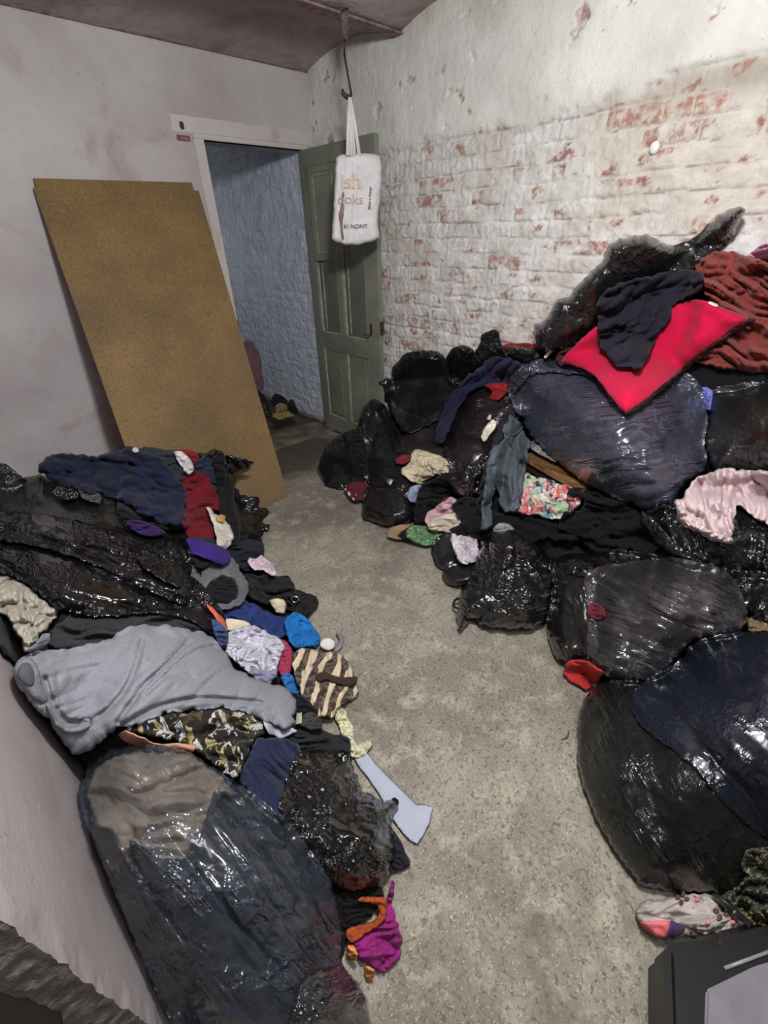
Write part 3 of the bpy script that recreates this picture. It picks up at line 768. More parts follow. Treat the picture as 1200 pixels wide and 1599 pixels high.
# --- green panelled door leaf folded back against the brick wall
t = NT('weathered_green_paint'); v = t.coord('Object')
base = t.mix(t.ramp(t.noise(v, 3.5, 5, .6), [(.35, 0.0), (.65, 1.0)]), lin((106, 110, 99)), lin((128, 131, 117)))
base = t.mix(t.ramp(t.noise(v, 16, 5, .7), [(.56, 0.0), (.7, .6)]), base, lin((146, 142, 116)))
base = t.mix(t.ramp(t.noise(v, 60, 4, .7), [(.64, 0.0), (.7, .7)]), base, lin((84, 80, 66)))
t.link(base, t.b.inputs['Base Color']); t.b.inputs['Roughness'].default_value = .6
t.link(t.bump(t.noise(t.coord('Object', (40, 40, 3)), 1, 4, .6), .35, .004), t.b.inputs['Normal']); M_green = t.m
M_pane = solid_mat('dull_green_pane', (96, 102, 92), .4, var=.12, scale=6, bump=.15)
M_bead = solid_mat('chipped_pale_bead', (150, 150, 132), .6, var=.2, scale=20)
X0, X1 = 2.235, 2.275
ya, yb = 3.276, 2.485
door = empty('door_1', (X0, ya, .025), kind='structure')
fb = []
def bx(y_a, y_b, z_a, z_b, xa=X0, xb=X1): return ((xa, min(y_a, y_b), z_a), (xb, max(y_a, y_b), z_b))
fb += [bx(ya, 3.19, .025, 2.045), bx(2.62, yb, .025, 2.045), bx(3.19, 2.62, 1.945, 2.045), bx(3.19, 2.62, .75, .87), bx(3.19, 2.62, .025, .165), bx(2.94, 2.88, .165, .75), bx(2.94, 2.88, .87, 1.945)]
boxes('door_frame', fb, M_green, door, bev=.004)
for (a, b, c, d_) in ((3.19, 2.94, .165, .75), (2.88, 2.62, .165, .75)):
    boxes('lower_panel', [bx(a, b, c, d_, X0+.016, X1-.01), bx(a-.035, b+.035, c+.035, d_-.035, X0+.006, X0+.02)], M_green, door, bev=.003)
for (a, b, c, d_) in ((3.19, 2.94, .87, 1.945), (2.88, 2.62, .87, 1.945)):
    boxes('upper_panel', [bx(a, b, c, d_, X0+.022, X1-.008)], M_pane, door)
    g = .012
    boxes('beading', [bx(a, a-g, c, d_, X0+.006, X0+.024), bx(b+g, b, c, d_, X0+.006, X0+.024), bx(a, b, c, c+g, X0+.006, X0+.024), bx(a, b, d_-g, d_, X0+.006, X0+.024),
        bx(a-.05, a-.058, c+.03, d_-.03, X0+.014, X0+.024)], M_bead, door, bev=.002)
for (a, b, c, d_) in ((3.19, 2.94, .165, .75), (2.88, 2.62, .165, .75)):
    g = .008
    boxes('beading', [bx(a, a-g, c, d_, X0+.004, X0+.02), bx(b+g, b, c, d_, X0+.004, X0+.02), bx(a, b, c, c+g, X0+.004, X0+.02), bx(a, b, d_-g, d_, X0+.004, X0+.02)], M_bead, door, bev=.002)
# hinged inner shutter over the upper panes, a little ajar
V, F = merge([mesh_box((0, 0, 0), (.016, .30, .56), .003)]+[mesh_box(a, b, .002) for a, b in (((-.006, 0, 0), (.002, .03, .56)), ((-.006, .27, 0), (.002, .30, .56)), ((-.006, .03, 0), (.002, .27, .035)), ((-.006, .03, .525), (.002, .27, .56)))])
V = np.array(V); th = math.radians(4); R_ = np.array([[math.cos(th), -math.sin(th), 0], [math.sin(th), math.cos(th), 0], [0, 0, 1]])
V = (V-[0, .30, 0])@R_.T+[X0-.012, 3.17, 1.385]
sh = link_mesh('shutter', V, F, M_green, door, False)
V2, F2 = merge([mesh_box(a, b, .001) for a, b in (((-.010, .045, .045), (-.002, .053, .51)), ((-.010, .05, .045), (-.002, .25, .052)), ((-.010, .05, .505), (-.002, .25, .512)), ((-.010, .247, .045), (-.002, .254, .51)))])
V2 = (np.array(V2)-[0, .30, 0])@R_.T+[X0-.010, 3.17, 1.385]
link_mesh('shutter_bead', V2, F2, M_bead, sh, False)
M_lock = solid_mat('rusty_iron', (92, 74, 56), .55, .6, var=.3, scale=60)
boxes('keyhole_plate', [((X0-.004, 2.56, .92), (X0+.004, 2.585, 1.0))], M_lock, door, bev=.002)
V, F = tube([(X0-.004, 2.575, .925), (X0-.03, 2.575, .925), (X0-.034, 2.59, .924), (X0-.034, 2.615, .924)], [.007, .006, .006, .005]); link_mesh('latch_handle', V, F, M_lock, door)
boxes('keeper', [((X0+.006, 2.462, .93), (X1-.006, 2.487, 1.02))], M_lock, door, bev=.004)

# --- chipboard sheets leaning on the wall
t = NT('chipboard'); v = t.coord('Object')
base = t.mix(t.ramp(t.noise(v, 2.2, 4, .6), [(.35, 0.0), (.65, 1.0)]), lin((104, 84, 54)), lin((132, 106, 64)))
base = t.mix(t.ramp(t.noise(v, 85, 4, .8), [(.5, 0.0), (.66, .8)]), base, lin((88, 68, 40)))
base = t.mix(t.ramp(t.noise(v, 160, 2, .7), [(.58, 0.0), (.68, .5)]), base, lin((196, 160, 100)))
base = t.mix(t.ramp(t.noise(v, 1.3, 3, .6), [(.5, 0.0), (.68, .55)]), base, lin((104, 88, 66)))
t.link(base, t.b.inputs['Base Color']); t.b.inputs['Roughness'].default_value = .75
t.link(t.bump(t.noise(v, 120, 3), .3, .002), t.b.inputs['Normal']); M_chip = t.m
def leaning(name, x0b, x1b, x0t, x1t, yb_, yt, zt, th, label):
    b0 = np.array([x0b, yb_, 0.002]); b1 = np.array([x1b, yb_, 0.002]); t0 = np.array([x0t, yt, zt]); t1 = np.array([x1t, yt, zt+.012])
    nrm = np.cross(b1-b0, t0-b0); nrm /= np.linalg.norm(nrm)
    if nrm[1] < 0: nrm = -nrm
    V = []; n = 14
    rng = random.Random(5)
    top = []
    quad = [b0, b1, t1, t0]
    V = [q for q in quad]+[q+nrm*th for q in quad]
    F = [(0, 1, 2, 3), (7, 6, 5, 4), (0, 4, 5, 1), (1, 5, 6, 2), (2, 6, 7, 3), (3, 7, 4, 0)]
    import bmesh
    me_v = V
    V = np.array(V); V[V[:, 2] < .002, 2] = .002
    bm = bmesh.new(); vv = [bm.verts.new(Vector(q)) for q in V]
    for f in F: bm.faces.new([vv[i] for i in f])
    bmesh.ops.bevel(bm, geom=list(bm.edges), offset=.002, segments=2, affect='EDGES')
    bm.verts.index_update(); VV = [tuple(q.co) for q in bm.verts]; FF = [[q.index for q in f.verts] for f in bm.faces]; bm.free()
    o = link_mesh(name, VV, FF, M_chip, None, False); tag(o, label, 'board', 'chipboard sheets leaning by the doorway'); return o
leaning('chipboard_sheet', .42, 1.295, .575, 1.445, 2.44, YD-.036, 1.785, .012, 'front sheet of bare brown chipboard leaning by the doorway')
leaning('chipboard_sheet', .44, 1.28, .592, 1.418, 2.475, YD-.020, 1.825, .010, 'rear chipboard sheet, only its paler top edge showing behind')

# ================================================================== THINGS
BK = bag_mat()
BK_soft = bag_mat((20, 20, 22), .34, 1.0, .7)
BK_taut = bag_mat((17, 18, 20), .26, 1.5, .5)
BK_crink = bag_mat((15, 15, 17), .24, .8, 1.6)
NAVY = cloth_mat((30, 32, 52)); BLACK = cloth_mat((24, 24, 27)); CHAR = cloth_mat((44, 45, 50))

# ---- near-black filler clothing added as the shade in each heap's gaps
puff('gap_filler_clothes', "65,745 300,730 370,780 385,850 440,920 470,960 500,1050 500,1130 540,1180 590,1330 560,1420 520,1560 480,1640 330,1660 250,1500 160,1250 60,1080 -40,960 -60,800",
     cloth_mat((22, 22, 25), fleck=None), 'L', T=.05, off=-.12, style='crumple', Tb=.03, sp=6, label='dark filler clothes added for the shaded gaps in the heap along the left wall', cat='clothes', kind='stuff', top=False)
puff('gap_filler_clothes', "585,720 620,610 700,575 790,560 1000,450 1180,400 1300,420 1340,700 1340,1100 1300,1380 1130,1340 990,1280 950,1100 890,960 800,900 720,840 650,790",
     cloth_mat((21, 21, 24)), 'R', T=.05, off=-.16, style='crumple', Tb=.03, sp=6, label='dark filler clothes added for the shaded gaps in the heap along the brick wall', cat='clothes', kind='stuff', top=False)

# =========================== beyond the doorway
def passage_things():
    P = at(392, 572, x=2.2)
    m = cloth_mat((98, 72, 82), sheen=.06)
    pl = (at(392, 572, y=4.72), (0, -1, 0))
    a = dict(plane=(at(392, 572, y=4.6), (-.5, -1, 0)), top=False, write=False)
    puff('hanging_coat', "366,548 378,536 388,531 398,538 406,552 410,580 412,608 402,613 386,612 374,614 366,600", m, T=.10, Tb=.06, style='cloth', sp=2.2, **a,
         label='dull maroon coat hanging in the passage beside the door frame', cat='coat')
    fl = lambda z: dict(top=False, write=False, plane=(np.array([2, 4.2, z]), (0, -.35, 1)))
    puff('black_cloth_scrap', "392,612 402,608 414,618 420,632 426,650 414,652 404,640 396,626", BLACK, T=.06, sp=2, label='black cloth heaped at the foot of the hanging coat', cat='cloth', **fl(.06))
    puff('black_cloth_scrap', "424,622 430,614 440,617 450,626 458,636 450,642 436,640 426,634", BLACK, T=.07, sp=2, label='black cloth at the back of the rubbish in the passage', cat='cloth', **fl(.08))
    puff('black_shoe', "448,632 452,625 458,624 464,636 466,646 460,648 450,642", bag_mat((20, 20, 22), .4), T=.05, sp=1.6, label='small black shoe by the lilac-white passage wall', cat='shoe', **fl(.06))
    puff('leaf_litter', "404,640 410,630 418,634 424,648 436,640 448,640 462,644 462,650 446,654 436,656 424,650 412,652", cloth_mat((120, 112, 62), pat='floral', cols=((60, 54, 36), (170, 168, 90), (176, 150, 120)), scale=40), T=.04, sp=1.6, style='crumple', amp=.03,
         label='yellowish leafy litter between the black scraps in the passage', cat='litter', **fl(.04)) 
    puff('beige_rag', "430,634 438,629 448,632 450,640 440,644 432,642", cloth_mat((150, 128, 104)), T=.04, sp=1.6, label='beige rag on top of the passage litter', cat='rag', **fl(.09))
passage_things()

# =========================== RIGHT HEAP
# ---- old wooden table under the bags
A = at(818, 712, z=.52); B = at(905, 762, z=.52)
dirv = (B-A)/np.linalg.norm(B-A); A = A-dirv*.02; B = B+dirv*.01
nin = np.array([-dirv[1], dirv[0], 0]); 
if nin[0] < 0: nin = -nin
def slab(pts2, z0, z1):
    n = len(pts2); V = [(p[0], p[1], z0) for p in pts2]+[(p[0], p[1], z1) for p in pts2]
    F = [list(range(n))[::-1], list(range(n, 2*n))]+[[i, (i+1) % n, (i+1) % n+n, i+n] for i in range(n)]
    return V, F
t = NT('varnished_old_wood'); v = t.coord('Object', (30, 2.5, 30), .3)
base = t.mix(t.ramp(t.noise(v, 1, 4, .6, .6), [(.35, 0.0), (.65, 1.0)]), lin((84, 58, 36)), lin((140, 104, 66)))
base = t.mix(t.ramp(t.noise(t.coord('Object'), 60, 3, .7), [(.6, 0.0), (.68, .7)]), base, lin((190, 160, 116)))
t.link(base, t.b.inputs['Base Color']); t.b.inputs['Roughness'].default_value = .38; t.link(t.bump(t.noise(v, 2, 3), .3, .002), t.b.inputs['Normal']); M_wood = t.m
table = empty('low_table', (float(A[0]+.2), float(A[1]-.4), 0), 'low brown wooden table under the big blue-grey bag, its worn front edge showing', 'table')
Dp = .30
A2, B2 = A+nin*Dp, B+nin*Dp
Cc = [tuple(A[:2]), tuple(B[:2]), tuple(B2[:2]), tuple(A2[:2])]
V, F = slab(Cc, .495, .52); link_mesh('tabletop', V, F, M_wood, table, False)
Ai = A+nin*.02+dirv*.03; Bi = B+nin*.02
V, F = slab([tuple(Ai[:2]), tuple(Bi[:2]), tuple((Bi+nin*.018)[:2]), tuple((Ai+nin*.018)[:2])], .44, .495); link_mesh('apron', V, F, solid_mat('dark_wood', (48, 34, 26), .6), table, False)
for q in (A+nin*.03+dirv*.04, B+nin*.03-dirv*.08, A2-nin*.06+dirv*.04, B2-nin*.06-dirv*.08):
    V, F = mesh_box((q[0], q[1], 0), (q[0]+.04, q[1]+.04, .495), .003); link_mesh('leg', V, F, solid_mat('dark_wood', (48, 34, 26), .6), table, False)
def project(P):
    d = np.array(P)-CAM; z = d@FW; return (600+FPX*(d@RT)/z, 799.5-FPX*(d@UP)/z)
poly = np.array([project((*c, .52)) for c in Cc]); g = GP[inside(poly, GP)]
splat(poly, g, ((.52-H)/rays(g)[:, 2]))

R = 'R'
puff('red_scrap', "772,548 786,538 800,536 826,536 836,541 830,556 800,566 776,562", cloth_mat((118, 32, 40)), R, T=.03, label='dark red cloth peeping out behind the small grey bag against the brick wall', cat='cloth', off=.0)
puff('garbage_bag', "790,546 800,541 822,542 838,546 846,556 846,580 828,590 806,590 794,576 788,560", bag_mat((34, 33, 38), .3, 1, 1), R, T=.05, style='crumple', off=.02, label='small dark grey bag top wedged between navy cloth and the wall', cat='garbage bag')
b = puff('garbage_bag', "738,572 741,552 750,535 752,523 768,514 779,516 782,532 786,545 792,556 786,572 768,584 748,590", bag_mat((30, 31, 34), .28, 1, 1.3), R, T=.05, style='crumple', label='small black bag with a pointed ear sticking up by the brick wall', cat='garbage bag')
puff('garbage_bag', "694,566 704,547 720,539 736,543 744,556 752,575 748,592 730,602 710,598 698,586", BK_crink, R, T=.06, style='bag', off=.02, label='small round black bag between the pointed bag and the big grey-black one', cat='garbage bag')
puff('garbage_bag', "618,700 622,688 640,672 664,660 690,650 700,668 696,690 690,712 660,720 630,716", bag_mat((62, 52, 58), .3, 1.4, .6, tint=(96, 82, 88)), R, T=.07, style='bag', ang=-25, label='mauve-grey see-through bag lying under the grey-black bag', cat='garbage bag', off=-.02)
puff('dark_cloth', "640,712 660,706 690,700 705,700 712,720 712,745 690,750 660,735", cloth_mat((46, 36, 38)), R, T=.04, off=.0, label='brownish dark cloth below the mauve bag', cat='cloth')
b = puff('garbage_bag', "592,600 594,594 604,590 612,592 612,578 620,565 632,553 646,548 664,547 680,547 692,554 698,566 702,588 714,606 712,628 696,648 672,662 650,672 636,676 624,668 612,648 606,628 598,616",
     bag_mat((36, 37, 39), .3, 1.1, .8, tint=(62, 62, 60)), R, T=.13, style='bag', ang=-20, amp=.012, off=.04, Tb=.14, label='plump grey-black bag, highest of those beside the green door', cat='garbage bag')
puff('knot', "612,584 620,568 634,555 650,549 668,549 680,553 686,564 676,572 660,570 646,578 630,586 618,592", BK_crink, R, T=.03, style='crumple', amp=.014, drape=True, dr=2, parent=b, kind=None)
puff('garbage_bag', "500,740 497,730 504,708 516,690 534,676 552,670 572,672 584,690 586,720 582,745 572,757 548,763 520,761 508,754", BK_taut, R, T=.10, style='bag', ang=60, amp=.008, Tb=.12, off=.02, label='black bag on the floor nearest the green door', cat='garbage bag')
puff('checked_scrap', "538,764 546,754 560,752 576,756 584,768 570,780 554,782 544,776", cloth_mat((92, 34, 44), pat='spots', cols=((206, 200, 204),), scale=26), R, T=.02, sp=1.4, style='crumple', drape=True, label='small maroon and white rag beneath the bags on the floor', cat='rag')
puff('garbage_bag', "556,700 552,682 558,662 566,640 578,626 592,624 602,634 612,652 620,676 624,702 622,730 616,752 596,760 574,752 562,730", BK_taut, R, T=.09, style='bag', ang=75, amp=.012, off=.07, Tb=.1, label='upright black bag leaning between the floor bag and the plump one', cat='garbage bag')
puff('dark_jumper', "600,720 620,700 634,702 640,716 640,745 650,760 640,775 620,770 604,752", BLACK, R, T=.04, off=.05, label='black clothing squeezed beside the upright black bag', cat='clothes')
puff('garbage_bag', "566,808 566,790 568,772 576,756 590,748 612,748 634,760 646,776 650,798 642,812 624,820 604,821 586,816 574,812", BK, R, T=.08, style='bag', ang=35, amp=.012, off=.05, Tb=.08, label='creased black bag at the front foot of the heap under the cream shirt', cat='garbage bag')
puff('red_scrap', "618,716 630,709 642,710 640,722 628,726 618,724", cloth_mat((120, 40, 48)), R, T=.015, sp=1.4, drape=True, label='tiny dark red scrap left of the cream shirt', cat='cloth')
b = puff('cream_shirt', "626,733 634,726 641,722 643,708 650,700 660,702 672,706 690,711 702,718 706,728 703,740 684,742 668,750 656,757 644,753 634,746 628,742", cloth_mat((196, 186, 162)), R, T=.03, drape=True, style='crumple', amp=.010, label='crumpled cream shirt near the middle of the right heap', cat='shirt',
     creases=(("648,735 665,722 690,722", .006, 2), ("650,748 658,736 672,728", .005, 2)))
puff('pale_blue_rag', "636,775 640,762 650,757 660,758 656,770 652,784 642,785", cloth_mat((136, 148, 172)), R, T=.02, sp=1.4, drape=True, label='pale blue rag left of the black clothing', cat='rag')
puff('black_trousers', "646,800 650,780 654,764 666,752 684,744 700,738 714,742 716,760 712,786 700,796 684,806 668,816 654,820 646,812", cloth_mat((17, 17, 20), sheen=.05), R, T=.04, drape=True, label='matt black garment below the cream shirt', cat='clothes')
puff('brown_paper', "604,838 607,824 622,820 640,818 644,830 636,842 618,842", cloth_mat((140, 116, 90), sheen=0), R, T=.008, sp=1.6, style='none', drape=True, sharp=True, label='scrap of brown cardboard on the floor beside the patterned cloth', cat='cardboard')
puff('dark_rag', "622,836 632,826 642,822 652,832 648,846 634,844", BLACK, R, T=.015, sp=1.5, drape=True, label='dark rag between the cardboard and the patterned cloth', cat='rag')
puff('patterned_cloth', "634,828 644,820 660,820 676,824 692,834 688,846 672,852 660,852 646,846 636,840", cloth_mat((70, 128, 84), pat='floral', cols=((190, 108, 48), (196, 190, 150), (40, 110, 110)), scale=34), R, T=.02, drape=True, style='crumple', amp=.006, label='green and orange patterned cloth on the floor in front of the heap', cat='cloth')
puff('wine_scrap', "688,786 694,776 708,778 712,788 700,792", cloth_mat((88, 26, 52)), R, T=.01, sp=1.4, drape=True, label='wine red scrap on the black garment', cat='cloth')
puff('blouse', "664,812 668,800 680,792 690,784 702,776 714,780 722,794 722,806 704,808 690,812 676,818 668,824", cloth_mat((196, 160, 168)), R, T=.025, drape=True, label='dusty pink top behind the cream cloth', cat='top')
puff('cream_cloth', "668,826 672,812 690,804 708,800 722,798 734,804 742,814 738,828 722,836 704,832 684,830", cloth_mat((206, 196, 178)), R, T=.025, drape=True, label='cream cloth between the pink top and the white frilly one', cat='cloth')
puff('garbage_bag', "674,860 676,846 688,836 700,834 714,842 720,858 716,878 706,888 690,888 680,880", bag_mat((26, 28, 32), .32, 1, .8), R, T=.05, Tb=.05, style='bag', off=.03, label='small dark blue-black bag on the floor before the frilly cloth', cat='garbage bag')
puff('garbage_bag', "690,898 700,884 716,878 736,880 744,894 738,908 718,914 700,912", BK_soft, R, T=.04, Tb=.04, style='bag', off=.03, label='flat black bag end on the floor by the crumpled bag', cat='garbage bag')
puff('frilly_white_cloth', "704,842 706,824 716,812 728,806 742,806 752,816 752,834 746,846 750,862 744,876 730,882 718,878 710,862 706,852", cloth_mat((206, 200, 208), pat='spots', cols=((206, 170, 186),), scale=60), R, T=.04, drape=True, style='crumple', amp=.010, label='white and lilac frilly cloth at the foot of the grey trousers', cat='cloth')

b = puff('garbage_bag', "694,668 700,645 710,626 724,612 744,604 770,602 796,606 810,620 812,640 800,655 784,672 778,694 774,720 766,745 756,768 738,776 720,770 706,752 700,728 694,700",
     bag_mat((42, 34, 38), .26, 1.3, 1.1, tint=(60, 44, 50)), R, T=.11, style='bag', ang=-15, amp=.014, off=.04, Tb=.1, label='tall maroon-black bag behind the grey trousers', cat='garbage bag')
puff('crinkled_end', "698,742 712,736 732,728 750,712 766,706 770,728 760,752 752,772 738,780 718,776 704,764", BK_crink, R, T=.03, style='crumple', amp=.014, drape=True, dr=2, parent=b)
puff('navy_cloth', "678,684 682,662 690,640 702,618 716,602 732,586 750,572 764,558 782,556 804,561 818,570 822,582 806,592 788,600 768,602 746,606 730,618 718,636 708,656 700,676 694,690 684,692", cloth_mat((34, 40, 66)), R, T=.03, drape=True, dr=3, style='cloth', ang=-50, amp=.012,
     label='long navy trouser leg draped down across the small bags', cat='trousers', creases=(("690,680 706,640 740,600 790,570", .012, 4),))
puff('red_scrap', "756,602 770,598 790,598 798,606 790,616 776,626 764,622 768,612", cloth_mat((140, 32, 40)), R, T=.02, sp=1.5, drape=True, label='red scrap lying on the maroon-black bag', cat='cloth')
puff('dark_striped_sleeve', "766,700 774,676 782,656 794,636 806,624 816,634 812,654 800,668 788,690 778,716 774,760 770,790 752,806 744,790 748,760 756,730", cloth_mat((36, 36, 44)), R, T=.025, drape=True, ang=-65, label='charcoal sleeve hanging just left of the grey trousers', cat='sleeve')
puff('black_cloth', "706,790 720,776 744,778 752,800 752,828 738,836 720,812", BLACK, R, T=.03, drape=True, label='black cloth in the hollow above the frilly cloth', cat='cloth')
puff('white_glove', "751,682 754,672 762,660 770,654 776,660 774,668 766,678 760,688 755,690", cloth_mat((214, 208, 192)), R, T=.02, sp=1.3, drape=True, label='limp off-white glove lying on the dark bag beside the trousers', cat='glove')
puff('white_scrap', "760,654 764,647 768,648 766,656", cloth_mat((210, 208, 206)), R, T=.01, sp=1.2, drape=True, label='tiny white tag above the limp glove', cat='tag')
# ---- patterned cover and grey cloth under the table
puff('greenish_cloth', "838,862 850,836 870,838 892,842 912,856 936,862 960,868 940,880 900,886 862,884", cloth_mat((112, 106, 84)), R, T=.03, plane=(at(880, 860, z=.10), (-.4, -.2, 1)), top=False, label='olive grey cloth on the floor under the table', cat='cloth')
puff('flowered_cover', "806,800 808,770 812,744 818,737 834,742 862,750 890,758 911,770 905,790 884,806 872,812 850,808 824,804", cloth_mat((206, 200, 194), pat='bigfloral', cols=((214, 120, 126), (70, 160, 168), (150, 188, 140), (206, 96, 104), (60, 66, 76)), scale=13), R, T=.03, off=.03, style='cloth', amp=.006,
     label='white cover printed with coral and turquoise flowers below the table edge', cat='cover')
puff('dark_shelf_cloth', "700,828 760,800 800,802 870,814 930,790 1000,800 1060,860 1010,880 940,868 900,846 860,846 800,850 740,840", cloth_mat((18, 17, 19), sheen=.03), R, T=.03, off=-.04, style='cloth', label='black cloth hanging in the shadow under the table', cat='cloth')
puff('black_blanket', "884,770 902,762 930,768 970,782 1004,798 1040,826 1060,856 1070,876 1030,872 984,862 940,852 900,836 872,826 880,800 906,796 912,780", cloth_mat((17, 16, 18), sheen=.03), R, T=.03, off=-.01, style='cloth', label='black cloth added as the deep shade beneath the huge blue-grey bag', cat='blanket')  # black sheet added to darken the space under the bag and hide the leg
puff('white_bag_edge', "824,692 836,686 856,696 872,712 868,722 848,712 830,702", bag_mat((170, 170, 166), .35, 1, .6), R, T=.02, sp=1.6, drape=True, label='white plastic showing between the table and the big blue-grey bag', cat='plastic bag')
b = puff('grey_trousers', "784,668 790,656 798,648 804,652 812,660 822,676 828,694 826,720 820,748 814,776 812,792 802,801 788,800 780,790 778,770 775,758 770,782 770,804 772,820 760,828 750,826 751,800 752,780 758,752 760,722 764,704 774,694 788,684",
     cloth_mat((84, 92, 100)), R, T=.03, drape=True, dr=3, ang=95, style='cloth', amp=.012, label='slate grey trousers hanging by the waist down the front of the right heap', cat='trousers',
     creases=(("790,690 782,720 778,764", .02, 3), ("812,676 804,720 800,770", .008, 4), ("772,704 766,740 762,790", .006, 3)))
_d = lambda x, y: CAM+rays([(x, y)])[0]*(buf_at(np.array([[x, y]], float), BUF)[0]-.008)
V, F = tube([_d(*q) for q in ((786, 668), (792, 676), (800, 680), (808, 676), (814, 670), (818, 664))], .006, 8); link_mesh('drawstring', V, F, cloth_mat((84, 92, 100)), b)
V, F = tube([_d(*q) for q in ((801, 680), (798, 690), (802, 700), (800, 710))], .005, 8); link_mesh('drawstring', V, F, cloth_mat((70, 78, 86)), b)
puff('grey_rag', "770,826 780,816 796,818 804,826 790,836 776,838", cloth_mat((130, 132, 134)), R, T=.015, sp=1.5, drape=True, label='light grey rag under the trouser hem', cat='rag')

# ---- crumpled black bag on the floor
b = puff('garbage_bag', "720,984 712,962 716,940 722,920 734,896 744,872 752,846 768,832 790,828 808,832 824,842 842,850 856,864 866,884 868,910 862,940 856,962 846,974 820,982 790,984 760,980 736,968",
     bag_mat((22, 23, 26), .22, .9, 1.5), R, T=.13, style='crumple', amp=.020, off=.05, Tb=.1, radial=(800, 850), label='roundish crinkled black bag alone on the floor in front of the table', cat='garbage bag')
V, F = tube([CAM+rays([q])[0]*(CH['R']([q])[0]-.03-room_dist([q])[0]*0) for q in ((716, 934), (710, 938), (708, 946), (714, 950), (722, 952))], .006, 8)
V = np.array(V); V[:, 2] = np.maximum(V[:, 2], .003); link_mesh('drawstring', V, F, BK, b)
puff('knot', "770,880 764,856 768,838 784,830 800,836 806,856 800,880 786,890", BK_crink, R, T=.05, style='crumple', amp=.02, drape=True, dr=2, parent=b)

# ---- big blue-grey bag
# black-green bag on the right first (behind)
b = puff('garbage_bag', "1104,616 1112,606 1140,600 1180,596 1240,600 1270,640 1270,720 1230,750 1190,742 1150,736 1118,738 1106,716 1102,680 1108,650", bag_mat((34, 36, 34), .3, 1.2, 1.0, tint=(56, 56, 50)), R, T=.13, style='bag', ang=20, amp=.018, off=.02, Tb=.1,
     label='greenish black bag at the right edge under the rust-red blanket', cat='garbage bag')
puff('blue_pink_scrap', "1094,606 1104,604 1114,612 1110,640 1104,640 1098,622", cloth_mat((96, 110, 190), pat='floral', cols=((196, 120, 150),), scale=40), R, T=.01, sp=1.4, off=.02, label='tiny blue and pink scrap in the gap between the two large bags', cat='cloth')
b = puff('garbage_bag', "793,606 798,590 812,576 832,572 860,574 890,574 930,576 980,572 1030,572 1070,580 1092,596 1100,622 1106,650 1102,690 1106,716 1098,738 1076,752 1062,768 1056,784 1030,794 1004,796 980,784 944,770 910,752 880,728 852,704 830,680 814,652 800,630",
     bag_mat((82, 86, 106), .22, 2.2, .7, spec=.6), R, T=.14, style='bag', ang=-9, amp=.017, fine=1.9, off=.05, Tb=.16, label='huge blue-grey stuffed bag on the table under the red cushion', cat='garbage bag', radial=None)
puff('gathered_neck', "792,604 796,588 808,576 824,566 846,560 872,562 900,566 924,578 930,588 900,584 870,582 840,584 820,596 806,612", bag_mat((78, 82, 98), .22, 1.2, 1.6), R, T=.035, style='crumple', amp=.02, drape=True, dr=2, parent=b)
puff('string', "850,556 858,548 872,540 888,536 902,537 900,541 886,541 872,545 860,553 852,560", cloth_mat((220, 196, 184)), R, T=.008, sp=1.2, drape=True, style='none', label='short pale pink cord beside the cushion corner', cat='cord')
puff('maroon_cloth', "868,562 874,548 890,538 908,528 926,512 934,518 920,540 900,560 880,572", cloth_mat((70, 30, 36)), R, T=.025, off=.03, label='dark maroon cloth between black bag and red cushion', cat='cloth')

# ---- long black bag along the top against the bricks
b = puff('garbage_bag', "832,536 830,520 838,508 852,500 862,480 872,468 890,460 900,448 912,436 924,424 938,410 942,396 952,382 968,372 986,368 1008,364 1030,376 1048,384 1070,378 1086,368 1104,352 1120,338 1140,326 1154,322 1162,328 1160,342 1148,362 1132,384 1112,400 1094,410 1080,426 1062,440 1020,450 980,470 950,500 930,520 908,530 888,538 872,545 850,548 838,546",
     bag_mat((30, 31, 31), .28, .9, 1.3), R, T=.09, style='crumple', amp=.010, ang=-38, edge=26, off=.06, Tb=.08, label='long crumpled black bag topping the heap, its twisted neck pointing up the wall', cat='garbage bag')
puff('lilac_pink_cloth', "1168,400 1178,390 1190,382 1220,372 1240,400 1220,420 1190,412", cloth_mat((206, 150, 186)), R, T=.02, off=.0, label='bright pink-lilac cloth at the right edge above the rust-red blanket', cat='cloth')
b = puff('rust_blanket', "1084,432 1086,414 1100,402 1118,392 1140,391 1170,400 1210,410 1260,410 1290,480 1280,560 1250,584 1210,582 1170,580 1130,576 1096,570 1082,560 1100,520 1110,480 1096,460 1086,446", cloth_mat((140, 62, 54), pat='heather', cols=((118, 54, 50),), weave=2.2, sheen=.12), R, T=.10, style='cloth', amp=.022, ang=25, off=.05, Tb=.06,
     label='rust-red woolly blanket heaped at the upper right', cat='blanket', creases=(("1130,404 1160,420 1176,444", .03, 8), ("1108,470 1128,440 1150,425", .012, 4), ("1120,570 1180,560 1240,562", .01, 5), ("1160,480 1176,500 1200,506", .02, 6)))
